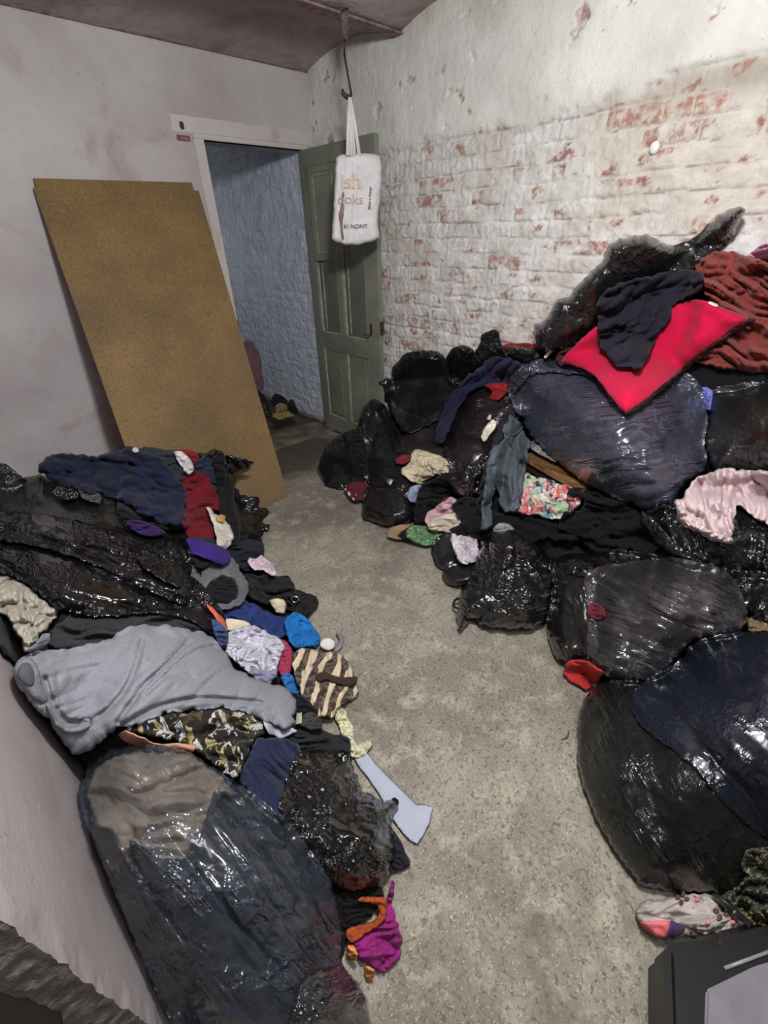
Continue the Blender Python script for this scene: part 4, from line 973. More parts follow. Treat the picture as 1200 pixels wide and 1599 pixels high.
# ---- red cushion
b = puff('red_cushion', "874,566 888,550 908,530 930,510 980,492 1040,474 1090,467 1110,472 1140,484 1172,498 1150,514 1112,540 1080,566 1040,600 1004,630 978,646 966,636 948,612 930,588 910,576 890,570", cloth_mat((188, 14, 60), var=.05, weave=.6, sheen=.08), R, T=.06, edge=34, style='none', amp=.006, jag=.3, sharp=True,
     drape=True, dr=8, Tb=.02, label='flat bright red square cushion lying on the big blue-grey bag', cat='cushion')
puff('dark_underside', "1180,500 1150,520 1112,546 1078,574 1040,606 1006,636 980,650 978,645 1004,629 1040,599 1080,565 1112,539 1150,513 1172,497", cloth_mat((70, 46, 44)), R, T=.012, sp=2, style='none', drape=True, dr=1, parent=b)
puff('care_tag', "1107,474 1110,470 1122,475 1120,479", cloth_mat((226, 216, 214), weave=0), R, T=.004, sp=1.1, style='none', drape=True, dr=1, parent=b)
b = puff('navy_jumper', "932,500 930,484 936,466 948,452 968,442 1000,434 1040,424 1066,420 1090,422 1100,434 1096,452 1080,464 1058,472 1050,484 1048,500 1034,516 1022,536 1012,556 1002,577 984,576 964,570 948,558 938,544 934,522", cloth_mat((33, 31, 44), fleck=(150, 150, 160)), R, T=.035, drape=True, dr=4, style='cloth', ang=-35, amp=.012,
     label='dark navy jumper thrown over the red cushion', cat='jumper', creases=(("960,520 990,512 1030,490 1080,448", .012, 4), ("950,530 975,505 1010,498", .01, 4)))

# ---- right edge below the big bag
b = puff('garbage_bag', "1000,800 1030,792 1062,780 1090,782 1150,790 1200,800 1260,800 1270,860 1230,900 1200,905 1160,898 1120,900 1080,892 1046,870 1018,836", bag_mat((27, 28, 32), .22, 1.0, 1.5), R, T=.08, style='crumple', amp=.02, off=.02, label='shiny black bag flattened under the pale pink blanket', cat='garbage bag')
b = puff('pink_blanket', "1056,792 1054,782 1064,776 1072,762 1092,744 1112,736 1136,730 1170,734 1210,736 1260,750 1270,830 1240,850 1210,826 1186,812 1166,796 1154,790 1148,812 1146,850 1128,850 1104,840 1082,828 1068,820 1056,808", cloth_mat((200, 180, 182), var=.06), R, T=.04, drape=True, dr=5, style='cloth', ang=80, amp=.012,
     label='pale pink blanket spilling in from the right edge', cat='blanket', creases=(("1064,776 1110,764 1160,752 1200,748", .014, 4), ("1120,760 1112,800 1108,830", .008, 4), ("1154,790 1160,760 1176,748", .01, 4)))
puff('frilled_hem', "1056,794 1060,806 1074,820 1100,834 1126,846 1144,850 1146,842 1128,834 1104,824 1084,812 1072,800 1064,790", cloth_mat((204, 184, 184), weave=1), R, T=.015, sp=1.6, style='crumple', amp=.008, drape=True, dr=2, parent=b)
puff('crinkled_plastic', "1002,798 1020,808 1036,826 1054,846 1072,862 1090,872 1082,878 1056,868 1030,852 1012,830 1000,812", bag_mat((40, 42, 46), .18, 1, 1.8), R, T=.02, sp=2, style='crumple', amp=.012, drape=True, label='strip of glossy crinkled plastic hanging beneath the blue-grey bag', cat='plastic')

puff('beige_scrap', "1164,968 1180,960 1210,956 1240,980 1210,1010 1180,1000", cloth_mat((122, 104, 78)), R, T=.02, off=-.02, label='brownish beige cloth in the gap at the right edge', cat='cloth')
b = puff('garbage_bag', "858,884 862,872 880,866 912,864 940,870 944,900 938,940 944,980 950,1020 934,1032 910,1032 884,1034 866,1024 858,1000 854,970 860,940 864,910", BK_taut, R, T=.10, style='bag', ang=70, amp=.012, off=.03, Tb=.08, label='black bag standing behind the red cloth on the floor', cat='garbage bag')
puff('torn_black_bag', "866,880 890,870 930,862 980,858 1030,866 1080,876 1130,886 1200,894 1260,910 1260,960 1200,972 1160,950 1100,920 1040,900 960,896 900,900", BK_crink, R, T=.04, style='crumple', amp=.02, off=.03, label='torn black plastic crumpled along the top of the grey see-through bag', cat='garbage bag')
b = puff('garbage_bag', "914,902 926,890 950,882 990,876 1030,872 1064,872 1100,880 1130,892 1152,910 1164,940 1168,968 1150,990 1110,996 1080,1004 1058,1030 1040,1050 1010,1064 980,1066 950,1058 926,1044 916,1016 918,980 916,940",
     bag_mat((58, 58, 62), .24, 2.2, .7, tint=(104, 92, 97), tintp=(.5, .68), tscale=7), R, T=.14, style='bag', ang=22, amp=.017, fine=1.8, off=.06, Tb=.12, label='grey see-through bag on its side with a small red spot at its left end', cat='garbage bag')
puff('red_cloth_showing', "916,952 922,942 932,942 944,950 946,962 938,968 924,966 917,960", cloth_mat((104, 38, 48)), R, T=.008, sp=1.5, drape=True, dr=1, parent=b)
puff('red_cloth', "880,1052 884,1036 896,1030 920,1032 934,1042 942,1050 936,1062 924,1072 916,1078 904,1070 888,1062", cloth_mat((168, 48, 44), var=.06), R, T=.012, style='cloth', amp=.004, drape=True, label='orange-red cloth corner on the floor between the right-hand bags', cat='cloth', creases=(("914,1036 912,1056 916,1076", .004, 2),))
b = puff('garbage_bag', "902,1150 904,1118 912,1094 926,1076 944,1064 970,1062 1010,1066 1050,1080 1100,1120 1150,1200 1200,1290 1210,1330 1190,1366 1160,1388 1120,1394 1070,1394 1030,1388 1002,1384 988,1366 966,1336 944,1300 926,1264 910,1220 902,1184",
     bag_mat((25, 27, 27), .25, 1.3, .8, spec=.28), R, T=.09, style='bag', ang=60, amp=.011, off=.03, Tb=.14, label='large black bag on the floor, lower right, partly under the dark blue-black one', cat='garbage bag')
b = puff('garbage_bag', "985,1092 1000,1068 1030,1050 1060,1032 1080,1008 1110,994 1150,988 1200,984 1260,990 1320,1040 1340,1150 1330,1260 1290,1330 1240,1330 1200,1310 1170,1290 1140,1262 1110,1230 1080,1196 1050,1170 1020,1150 996,1124",
     bag_mat((18, 25, 42), .24, 1.2, .7, spec=.4), R, T=.07, style='bag', ang=40, amp=.010, off=.07, Tb=.14, sp=4.0, label='smooth dark blue-black bag bulging in from the right edge', cat='garbage bag')
# ---- bottom right floor things
puff('camouflage_cloth', "1128,1400 1140,1392 1162,1376 1158,1350 1166,1328 1190,1322 1230,1318 1260,1360 1250,1440 1210,1452 1176,1446 1150,1424", cloth_mat((44, 48, 44), pat='floral', cols=((110, 116, 98), (24, 26, 26), (150, 138, 84)), scale=22), 'R', T=.05, off=.02, style='crumple', amp=.014, label='dark mottled green garment at the lower right edge', cat='clothes')
b = puff('flowered_sock', "996,1436 994,1422 1002,1410 1020,1404 1050,1402 1072,1396 1100,1394 1116,1396 1130,1408 1146,1424 1166,1444 1150,1450 1110,1458 1080,1462 1056,1466 1030,1464 1010,1452", cloth_mat((172, 164, 158), weave=2), 'R', T=.04, plane=(np.array([.7, -.1, .03]), (0, 0, 1)), style='cloth', amp=.006, top=False, Tb=.02,
     label='pale sock with brown clover flowers and a pink and purple toe on the floor', cat='sock', creases=(("1086,1408 1096,1426 1090,1444 1070,1462", .004, 2),))
puff('pink_toe', "1000,1440 1014,1438 1040,1438 1048,1442 1046,1456 1036,1466 1020,1460 1006,1450", cloth_mat((218, 112, 116), weave=2), R, T=.010, sp=1.4, style='none', drape=True, dr=1, parent=b)
puff('purple_toe', "1048,1438 1056,1440 1070,1446 1068,1456 1056,1464 1044,1464 1036,1466 1044,1454", cloth_mat((76, 50, 88), weave=2), R, T=.009, sp=1.3, style='none', drape=True, dr=1, parent=b)
for (cx, cy, rr_, a0) in ((1127, 1424, 8.5, .3), (1086, 1456, 6, 0), (1066, 1402, 7, .2)):
    for k_ in range(4):
        a_ = a0+k_*math.pi/2; ex, ey = cx+rr_*math.cos(a_), cy+rr_*math.sin(a_)
        pe = np.array([(ex+rr_*.62*math.cos(a_)*math.cos(q_)*1.0-rr_*.5*math.sin(a_)*math.sin(q_), ey+rr_*.62*math.sin(a_)*math.cos(q_)+rr_*.5*math.cos(a_)*math.sin(q_)) for q_ in np.linspace(0, 2*math.pi, 9)[:-1]])
        puff('clover_petal', pe, cloth_mat((92, 70, 62), weave=2), R, T=.0012, sp=1.2, style='none', drape=True, dr=0, lift=.001, jag=0, parent=b, write=False)
for (cx, cy) in ((1106, 1441), (1146, 1440), (1090, 1404)):
    pe = np.array([(cx+4*math.cos(q_), cy+4*math.sin(q_)) for q_ in np.linspace(0, 2*math.pi, 7)[:-1]])
    puff('pink_dot', pe, cloth_mat((214, 130, 132), weave=2), R, T=.0012, sp=1.2, style='none', drape=True, dr=0, lift=.001, jag=0, parent=b, write=False)
puff('black_strap', "1112,1398 1122,1396 1140,1410 1160,1426 1176,1440 1172,1448 1150,1434 1130,1416", bag_mat((34, 35, 36), .5, 1, .3), R, T=.012, sp=1.6, style='none', drape=True, label='dark strap lying across the ankle of the flowered sock', cat='strap')
# black-edged padded seat with a lilac-grey panel
seat = empty('padded_seat', tuple(at(1150, 1540, z=0.0)), 'black-framed seat with a lilac-grey top in the bottom right corner', 'seat')
def prism(name, px, z0, z1, mat, parent, bev=.012, **k):
    import bmesh
    P = [at(a, b, z=z1)[:2] for a, b in px]
    V, F = slab([tuple(q) for q in P], z0, z1)
    bm = bmesh.new(); vv = [bm.verts.new(q) for q in V]
    for f in F: bm.faces.new([vv[i] for i in f])
    bmesh.ops.recalc_face_normals(bm, faces=list(bm.faces))
    bmesh.ops.bevel(bm, geom=list(bm.edges), offset=bev, segments=4, affect='EDGES')
    bm.verts.index_update(); VV = [tuple(q.co) for q in bm.verts]; FF = [[q.index for q in f.verts] for f in bm.faces]; bm.free()
    return link_mesh(name, VV, FF, mat, parent, False)
prism('black_frame', [(1040, 1472), (1120, 1462), (1290, 1420), (1350, 1700), (1046, 1700)], .01, .16, bag_mat((24, 24, 26), .5, .3, .2, spec=.2), seat, .016)
prism('seat_panel', [(1104, 1545), (1180, 1508), (1290, 1476), (1350, 1700), (1098, 1700)], .155, .168, solid_mat('lilac_grey_vinyl', (112, 110, 118), .5, var=.06, scale=20, bump=.2, kind='Object'), seat, .004)
V, F = tube([at(a, b, z=.163) for a, b in ((1132, 1512), (1170, 1498), (1240, 1472))], .0035, 8); link_mesh('piping', V, F, solid_mat('pale_piping', (130, 132, 134), .3), seat)

# =========================== LEFT HEAP
L = 'L'
b = puff('garbage_bag', "300,712 334,703 346,706 350,714 372,712 386,718 397,722 392,732 380,738 372,748 366,760 374,770 388,772 402,780 410,790 424,796 424,802 412,806 414,816 423,820 420,830 410,838 408,852 384,866 350,856 322,810 304,750", BK_crink, L, T=.05, style='crumple', amp=.022, off=.0, jag=1.4,
     label='torn black bag spreading its ragged edges in front of the chipboard', cat='garbage bag')
puff('dark_blue_cloth', "348,862 370,848 392,842 410,846 413,864 402,884 384,892 364,880", cloth_mat((34, 36, 48)), L, T=.03, drape=True, label='dark blue cloth under the ragged bag near the pink scrap', cat='cloth')
puff('black_jacket', "376,910 388,896 404,900 418,893 432,900 448,898 458,908 462,920 476,924 488,926 499,942 490,952 480,966 462,958 440,950 414,944 392,936", cloth_mat((32, 30, 30)), L, T=.035, drape=True, style='crumple', amp=.014, off=.01, label='black-brown jacket edge on the floor with a metal eyelet', cat='jacket')
jk = bpy.data.objects['jacket']
def ring(center_px, r, rr, mat, parent, name, lift=.012, chart='L'):
    c = CAM+rays([center_px])[0]*(buf_at(np.array([center_px], float), BUF)[0]-lift)
    P = [c+r*(math.cos(a)*RT+math.sin(a)*(UP*.9-FW*.2)) for a in np.linspace(0, 2*math.pi, 25)]
    V, F = tube(P, rr, 8); return link_mesh(name, V, F, mat, parent)
ring((461, 936), .016, .0035, solid_mat('steel_eyelet', (190, 192, 194), .25, 1.0, bump=0), jk, 'eyelet')
puff('pink_rag', "386,878 390,870 400,872 408,866 418,872 428,880 433,896 424,898 410,890 398,890", cloth_mat((206, 176, 196), pat='stripe', cols=((224, 214, 222),), scale=30), L, T=.02, sp=1.5, drape=True, style='crumple', amp=.008, label='pale pink and white rag at the edge of the left heap', cat='rag')
puff('royal_blue_top', "336,958 352,950 368,942 384,938 400,944 412,952 428,960 444,962 456,970 456,984 448,994 432,1000 412,990 388,982 360,980", cloth_mat((36, 56, 112)), L, T=.03, drape=True, style='crumple', amp=.010, label='royal blue crumpled top beside the bright blue one', cat='top')
puff('cream_patch', "420,938 430,934 444,936 448,946 444,958 432,956 426,948", cloth_mat((190, 182, 152)), L, T=.012, sp=1.4, drape=True, label='cream fabric patch by the jacket eyelet', cat='cloth')
b = puff('red_cloth', "428,1002 440,998 452,1004 458,1020 458,1040 452,1054 440,1056 432,1040 436,1020", cloth_mat((160, 56, 84)), L, T=.02, drape=True, label='raspberry red strip between blue top and brown skirt', cat='cloth')
puff('bright_blue_shirt', "444,972 450,960 462,955 474,960 486,972 494,984 502,996 500,1006 490,1012 474,1010 462,1014 452,1002 448,990", cloth_mat((28, 108, 176)), L, T=.03, drape=True, style='crumple', amp=.008, label='bright azure blue shirt at the floor edge of the left heap', cat='shirt')
puff('blue_strip', "438,1058 448,1050 460,1058 470,1074 466,1086 452,1080 442,1070", cloth_mat((40, 104, 166)), L, T=.015, sp=1.5, drape=True, label='small azure strip under the raspberry red cloth', cat='cloth')
puff('round_scrap', "500,1004 506,997 516,996 523,1002 522,1012 512,1016 502,1012", cloth_mat((206, 204, 200)), L, T=.02, sp=1.3, drape=True, style='none', label='round white scrap on the floor beyond the azure shirt', cat='scrap')
pp = [(523, 1018), (531, 1010), (534, 1000), (531, 992), (526, 990)]
V, F = tube([at(a, b_, z=.02) for a, b_ in pp], [.010, .011, .011, .010, .007], 10); tag(link_mesh('plastic_hook', V, F, solid_mat('grey_plastic_hook', (122, 120, 122), .5)), 'curved grey plastic hook beside the round white scrap', 'hook')
puff('cream_floral_cloth', "518,1108 530,1102 540,1108 546,1124 552,1140 555,1158 562,1160 580,1154 582,1164 572,1178 560,1186 546,1180 536,1156 528,1132", cloth_mat((196, 192, 160), pat='floral', cols=((226, 222, 200), (140, 138, 104)), scale=30), L, T=.015, drape=True, style='crumple', amp=.006, label='narrow cream patterned cloth trailing from the striped skirt', cat='cloth')
b = puff('striped_skirt', "456,1036 460,1020 472,1012 490,1014 506,1018 524,1018 538,1026 548,1040 556,1060 560,1078 558,1088 544,1096 530,1108 520,1120 500,1122 486,1110 474,1090 462,1066", cloth_mat((104, 92, 82), pat='stripe', cols=((200, 186, 160), (60, 48, 42)), scale=5.5, weave=1.5), L, T=.05, drape=True, ang=108, style='cloth', amp=.008,
     label='brown woven skirt with cream stripes and chevrons on the floor edge', cat='skirt')
puff('waistband_tie', "494,1054 508,1050 526,1056 542,1058 556,1056 558,1064 546,1072 528,1068 510,1062 498,1064", cloth_mat((60, 46, 40)), L, T=.012, sp=1.5, drape=True, dr=1, style='none', parent=b)
puff('black_cloth', "440,1104 450,1088 464,1082 480,1092 496,1108 492,1122 470,1124 450,1120", BLACK, L, T=.03, drape=True, label='black cloth tucked between striped skirt and sweatshirt hem', cat='cloth')
puff('white_paper', "551,1178 556,1166 562,1158 568,1170 578,1180 590,1196 606,1212 622,1228 638,1244 650,1256 664,1256 677,1260 672,1284 662,1304 652,1318 642,1314 628,1300 616,1284 604,1262 592,1240 574,1214 558,1194", cloth_mat((162, 168, 182), var=.03, weave=.3, sheen=0), L, T=.006, sharp=True, style='none', jag=.15, amp=.004, plane=(np.array([.5, .5, .012]), (0, 0, 1)), top=False, Tb=.001,
     label='strip of bluish white paper lying flat on the floor', cat='paper')
puff('dark_grey_cloth', "430,1150 446,1134 470,1128 500,1136 520,1146 544,1150 548,1180 510,1190 470,1186 440,1176", cloth_mat((36, 38, 42)), L, T=.03, drape=True, dr=2, sharp=False, label='dark grey cloth folded above the black crumpled bag', cat='cloth')
puff('olive_cloth', "466,1132 476,1114 488,1112 500,1122 504,1138 486,1140", cloth_mat((58, 62, 56)), L, T=.015, sp=1.5, drape=True, label='olive grey fold right of the small beige label', cat='cloth')
puff('beige_label', "461,1132 463,1113 472,1112 472,1130", cloth_mat((170, 164, 142), weave=0), L, T=.006, sp=1.2, drape=True, style='none', sharp=True, label='small beige cloth label by the grey sweatshirt hem', cat='label')
puff('black_rag', "596,1300 604,1288 616,1296 626,1312 634,1330 641,1350 624,1360 608,1366 596,1350", cloth_mat((34, 33, 38)), L, T=.02, drape=True, label='dark rag sticking out to the right of the crumpled black bag', cat='rag')
puff('magenta_cloth', "560,1496 548,1478 552,1462 570,1454 590,1444 602,1420 606,1396 612,1374 616,1380 614,1410 618,1430 626,1450 628,1476 626,1494 612,1510 600,1520 584,1512 570,1504", cloth_mat((138, 34, 112), var=.1), L, T=.02, drape=True, label='magenta cloth on the floor below the crumpled black bag', cat='cloth', creases=(("604,1420 594,1460 590,1500", .006, 3), ("590,1478 610,1484 624,1482", .004, 2)))
puff('orange_scrap', "540,1492 544,1476 552,1476 560,1490 556,1500 546,1498", cloth_mat((214, 140, 76)), L, T=.012, sp=1.3, drape=True, label='light orange scrap between the magenta cloth and the large grey bag', cat='cloth')
puff('orange_scrap', "568,1512 574,1508 586,1514 584,1526 576,1534 570,1526", cloth_mat((206, 138, 78)), L, T=.010, sp=1.3, drape=True, label='light orange scrap poking out under the bottom of the magenta cloth', cat='cloth')
puff('garment', "520,1400 556,1386 596,1384 600,1404 586,1424 570,1440 540,1450 524,1440", cloth_mat((20, 17, 17)), L, T=.02, drape=True, label='black top framed by the orange crochet edging', cat='top')
oc = puff('orange_crochet', "560,1406 566,1400 580,1400 594,1400 604,1402 606,1416 602,1434 590,1448 572,1458 560,1468 548,1472 540,1460 542,1450 556,1446 572,1442 586,1434 592,1424 590,1414 578,1410 568,1408", cloth_mat((170, 78, 34), weave=3, pat='netting', cols=((118, 50, 24),), scale=190), L, T=.012, sp=1.5, drape=True, style='crumple', amp=.004, label='orange crochet edging curled over the magenta cloth', cat='trim')

# upper left heap
puff('netted_cloth', "-30,735 -10,722 10,724 36,746 30,754 -20,758", cloth_mat((40, 40, 40), pat='netting', cols=((130, 128, 124),), scale=70), L, T=.02, off=.02, label='black and grey net-like fabric at the far left edge', cat='cloth')
b = puff('garbage_bag', "-60,760 -20,752 30,746 62,742 110,748 180,760 240,790 300,806 340,820 350,850 320,880 280,890 200,880 100,850 -40,830", bag_mat((26, 27, 24), .34, 1.1, .9), L, T=.06, style='bag', ang=8, amp=.018, off=.0, label='olive-black bag spread under the navy sweaters at the far left', cat='garbage bag')
puff('lace_scrap', "80,770 92,757 112,754 124,766 120,778 100,780", cloth_mat((30, 30, 32), pat='netting', cols=((150, 150, 150),), scale=90), L, T=.01, sp=1.5, drape=True, label='black and white spotted lace under the navy sweater', cat='cloth')
puff('striped_scrap', "122,764 132,758 148,762 158,774 156,786 142,784 128,778", cloth_mat((96, 96, 98), pat='stripe', cols=((28, 28, 30),), scale=40), L, T=.015, sp=1.5, drape=True, label='grey ribbed scrap next to the spotted lace', cat='cloth')
puff('black_fleece', "180,800 190,768 220,750 260,744 290,760 300,790 296,820 270,828 230,824 196,818", cloth_mat((17, 18, 22), sheen=.06), L, T=.03, drape=True, label='black fleece beneath the right part of the navy sweater', cat='clothes')
puff('red_cloth', "262,708 274,702 296,702 308,708 312,720 302,726 284,722", cloth_mat((132, 30, 38)), L, T=.02, sp=1.6, off=.03, label='bit of red cloth at the top of the left heap by the chipboard', cat='cloth')
puff('slate_blue_cloth', "302,728 312,716 326,714 338,722 350,736 352,752 346,768 330,776 316,768 306,750", cloth_mat((38, 48, 68)), L, T=.03, off=.04, label='slate blue cloth right of the white scrap on top of the heap', cat='cloth')
puff('black_jersey', "330,716 346,706 352,716 360,740 366,770 370,800 376,830 370,850 352,850 346,820 340,790 340,760", BLACK, L, T=.03, off=.04, label='black jersey running down beside the maroon trousers', cat='clothes')
puff('charcoal_cloth', "194,714 206,702 226,698 254,701 280,704 296,712 300,730 294,744 280,752 262,752 240,740 216,728", cloth_mat((50, 54, 60)), L, T=.03, off=.04, label='charcoal grey cloth at the very top of the left heap', cat='cloth')
puff('white_scrap', "270,705 282,704 294,712 302,724 304,734 296,742 288,736 278,722", cloth_mat((204, 200, 200)), L, T=.015, sp=1.4, drape=True, label='white scrap between charcoal and slate blue cloths', cat='cloth')
b = puff('maroon_trousers', "276,756 286,746 304,738 322,740 332,752 338,770 344,786 342,796 330,796 326,800 330,818 340,838 338,850 322,846 300,842 288,832 284,812 290,796 290,780", cloth_mat((108, 22, 34), var=.08), L, T=.045, off=.05, style='cloth', amp=.008, label='maroon red trousers folded in two on the left heap', cat='trousers',
    creases=(("292,782 310,792 340,790", .02, 4), ("288,802 306,800 322,800", .008, 3)))
puff('dark_waistband', "296,842 320,838 338,844 340,856 320,858 300,852", cloth_mat((44, 40, 44)), L, T=.015, sp=1.5, drape=True, style='none', parent=b)
puff('white_shirt', "322,792 330,792 336,802 346,806 360,822 366,838 362,850 352,858 340,854 338,840 334,822 328,806", cloth_mat((206, 202, 192)), L, T=.025, drape=True, style='cloth', amp=.008, label='off-white shirt draped right of the maroon trousers', cat='shirt')
puff('yellow_scrap', "338,808 346,803 353,806 350,816 342,815", cloth_mat((206, 164, 84)), L, T=.01, sp=1.2, drape=True, dr=1, label='tiny yellow scrap on the off-white shirt', cat='cloth')
b = puff('navy_sweater', "62,742 60,726 72,714 90,708 120,710 150,711 170,708 186,701 206,697 226,704 248,714 266,732 284,752 292,772 290,796 286,820 270,822 240,812 214,800 196,784 170,776 130,766 96,758", cloth_mat((29, 33, 56), var=.1, sheen=.06), L, T=.06, style='cloth', amp=.016, ang=10, off=.06, Tb=.03, label='large navy blue sweater spread over the top of the left heap', cat='sweater',
     creases=(("110,724 160,732 220,726", .014, 5), ("240,760 262,772 284,800", .016, 6), ("180,770 220,754 262,760", .016, 6)))
puff('white_button', "206,704 208,699 214,699 217,704 211,707", cloth_mat((216, 214, 210)), L, T=.008, sp=1.0, drape=True, dr=1, style='none', label='white knotted tip at the crest of the left heap', cat='cloth')
puff('purple_cloth', "196,820 206,811 226,814 250,824 262,834 240,838 214,832", cloth_mat((50, 34, 84)), L, T=.02, drape=True, label='strip of purple cloth under the hem of the navy sweater', cat='cloth')
puff('pale_collar', "284,884 294,872 306,876 316,888 318,908 308,924 294,922 286,906", cloth_mat((104, 106, 108)), L, T=.02, drape=True, label='grey collar edge beside the black bag mouth', cat='collar')
b = puff('fleece_lined_hood', "314,902 316,886 330,872 350,864 366,872 378,892 388,912 386,934 374,948 352,953 330,946 312,934 300,926 306,912", cloth_mat((98, 102, 108), weave=3, sheen=.12), L, T=.035, off=.07, style='cloth', amp=.006, label='grey fleece-lined hood opening upward near the floor edge', cat='hood')
puff('dark_lining', "318,924 330,906 348,898 364,902 373,916 370,932 356,941 338,939 324,934", cloth_mat((18, 18, 21), sheen=.05), L, T=.01, drape=True, dr=1, lift=-.004, style='cloth', parent=b)  # near-black patch painted as the shade inside the hood
puff('black_knit', "296,872 310,862 330,862 344,868 330,878 318,888 308,886", BLACK, L, T=.015, drape=True, sp=1.6, label='black knit fold between purple band and grey hood', cat='clothes')
puff('purple_cardigan', "290,846 298,840 316,844 338,850 356,860 361,872 350,882 330,876 308,868 294,862", cloth_mat((58, 34, 118), var=.08), L, T=.025, drape=True, style='none', amp=.004, label='bright purple folded cardigan below the maroon trousers', cat='cardigan')
puff('cream_strap', "346,970 360,966 378,968 390,974 388,984 370,986 352,982", cloth_mat((198, 188, 160)), L, T=.012, sp=1.4, drape=True, style='none', label='cream strap above the lavender striped cloth', cat='strap')
b = puff('lavender_cloth', "350,992 362,984 376,978 392,976 408,980 424,990 440,1000 446,1010 440,1024 434,1040 432,1056 420,1068 404,1064 386,1050 370,1036 352,1020", cloth_mat((172, 172, 186), pat='stripe', cols=((204, 204, 212),), scale=22), L, T=.035, drape=True, style='crumple', amp=.010, label='lavender and white striped cloth bunched beside the sweatshirt', cat='cloth')
puff('mauve_hem', "386,1050 400,1044 418,1048 434,1044 432,1058 420,1070 400,1066", cloth_mat((134, 132, 158)), L, T=.012, sp=1.5, drape=True, dr=1, parent=b)

# big black sheet-like bags
puff('dark_grey_cloth', "76,1010 84,980 110,960 160,950 220,952 290,958 340,970 350,1010 300,1010 200,1010 120,1020", cloth_mat((44, 45, 48)), L, T=.04, off=.02, label='dark grey cloth between the cream cloth and the grey sweatshirt', cat='cloth')
puff('cream_cloth', "-50,890 -10,884 20,898 44,914 62,930 78,944 92,950 86,972 74,982 64,994 58,1008 40,1018 30,1000 20,984 10,964 -10,950 -60,930", cloth_mat((160, 154, 142)), L, T=.05, off=.03, style='crumple', amp=.014, label='cream cloth bunched against the left wall', cat='cloth', creases=(("6,966 30,954 66,950", .014, 3), ("62,956 56,980 60,1004", .012, 3)))
puff('grey_rag', "40,1016 56,1004 66,990 78,988 78,1002 66,1014 50,1020", cloth_mat((112, 112, 122)), L, T=.015, sp=1.5, drape=True, label='small grey-violet rag under the cream cloth', cat='rag')
b = puff('garbage_bag', "-70,850 -20,836 40,832 90,850 150,868 200,880 250,884 290,896 322,918 338,940 352,966 356,1000 340,998 300,970 240,958 180,962 130,960 90,950 60,926 20,900 -60,880", bag_mat((20, 20, 22), .2, 1.4, 1.4), L, T=.08, style='bag', ang=22, amp=.028, fine=.8, off=.03, label='long glossy black bag lying above the grey sweatshirt', cat='garbage bag',
     creases=(("60,900 130,930 220,950", .02, 5), ("120,880 200,912 290,940", .02, 5)))
puff('orange_strap', "322,944 330,946 342,958 352,970 352,982 344,978 336,964", cloth_mat((208, 100, 72)), L, T=.012, sp=1.4, drape=True, style='none', label='orange strap end below the grey hood', cat='strap')
puff('blue_denim', "330,966 344,972 356,986 356,1004 344,1010 334,990", cloth_mat((58, 72, 112)), L, T=.012, sp=1.5, drape=True, label='denim blue scrap beside the orange strap', cat='cloth')
b = puff('garbage_bag', "-70,800 -20,796 40,800 90,806 150,820 200,836 230,848 262,842 286,840 298,856 300,884 296,910 300,930 286,944 250,930 200,906 150,884 90,862 30,848 -60,836", bag_mat((19, 19, 22), .18, 1.4, 1.5), L, T=.08, style='bag', ang=16, amp=.030, fine=.8, off=.06, label='glossy black bag stretched across the middle of the left heap', cat='garbage bag',
     creases=(("0,830 80,846 180,864 260,880", .025, 5), ("60,812 140,836 220,850", .018, 4)))
puff('crinkled_mouth', "214,870 224,858 244,846 270,846 288,858 296,880 296,904 280,916 258,910 240,898 224,886", bag_mat((24, 24, 27), .16, .8, 2.0), L, T=.035, style='crumple', amp=.022, drape=True, dr=2, parent=b)

# floral dark blouse, peach strap, navy cloth, crumpled bag
b = puff('floral_blouse', "196,1140 210,1126 250,1114 300,1108 350,1104 400,1112 416,1126 414,1146 396,1158 388,1180 380,1200 366,1216 350,1208 320,1180 280,1160 230,1150", cloth_mat((34, 32, 30), pat='bigfloral', cols=((84, 76, 42), (66, 62, 36), (150, 142, 100), (180, 180, 182)), scale=19), L, T=.04, off=.03, style='cloth', amp=.010, label='black blouse with olive and white flower print under the sweatshirt', cat='blouse')
puff('peach_strap', "184,1150 196,1140 216,1148 246,1160 280,1160 306,1166 296,1176 260,1174 220,1168", cloth_mat((176, 134, 108)), L, T=.015, drape=True, style='none', amp=.003, label='peach coloured strap between sweatshirt and large grey bag', cat='strap')
puff('white_shirt_corner', "412,1126 430,1126 462,1140 456,1146 444,1152 436,1154 428,1148 420,1146", cloth_mat((172, 176, 188)), L, T=.01, sp=1.5, drape=True, style='none', label='small white corner poking from under the sweatshirt hem', cat='cloth')
b = puff('navy_skirt', "372,1216 384,1190 394,1166 404,1152 424,1150 450,1154 466,1164 476,1184 474,1214 464,1240 450,1268 436,1280 410,1260 388,1240", cloth_mat((28, 34, 60), sheen=.06), L, T=.05, off=.03, style='cloth', amp=.010, ang=70, label='plain navy cloth beside the crumpled black bag', cat='skirt')
b = puff('garbage_bag', "452,1200 462,1180 476,1172 500,1170 524,1172 546,1180 552,1196 562,1216 572,1232 586,1240 598,1250 614,1246 622,1250 622,1264 614,1274 612,1290 616,1312 614,1340 606,1368 590,1384 560,1392 536,1392 512,1376 488,1350 462,1320 444,1290 436,1260 444,1226",
     bag_mat((17, 17, 19), .24, .8, 1.5), L, T=.07, style='crumple', amp=.022, off=.03, Tb=.05, ang=20, jag=1.4, label='crumpled deflated black bag in front of the white paper strip', cat='garbage bag')

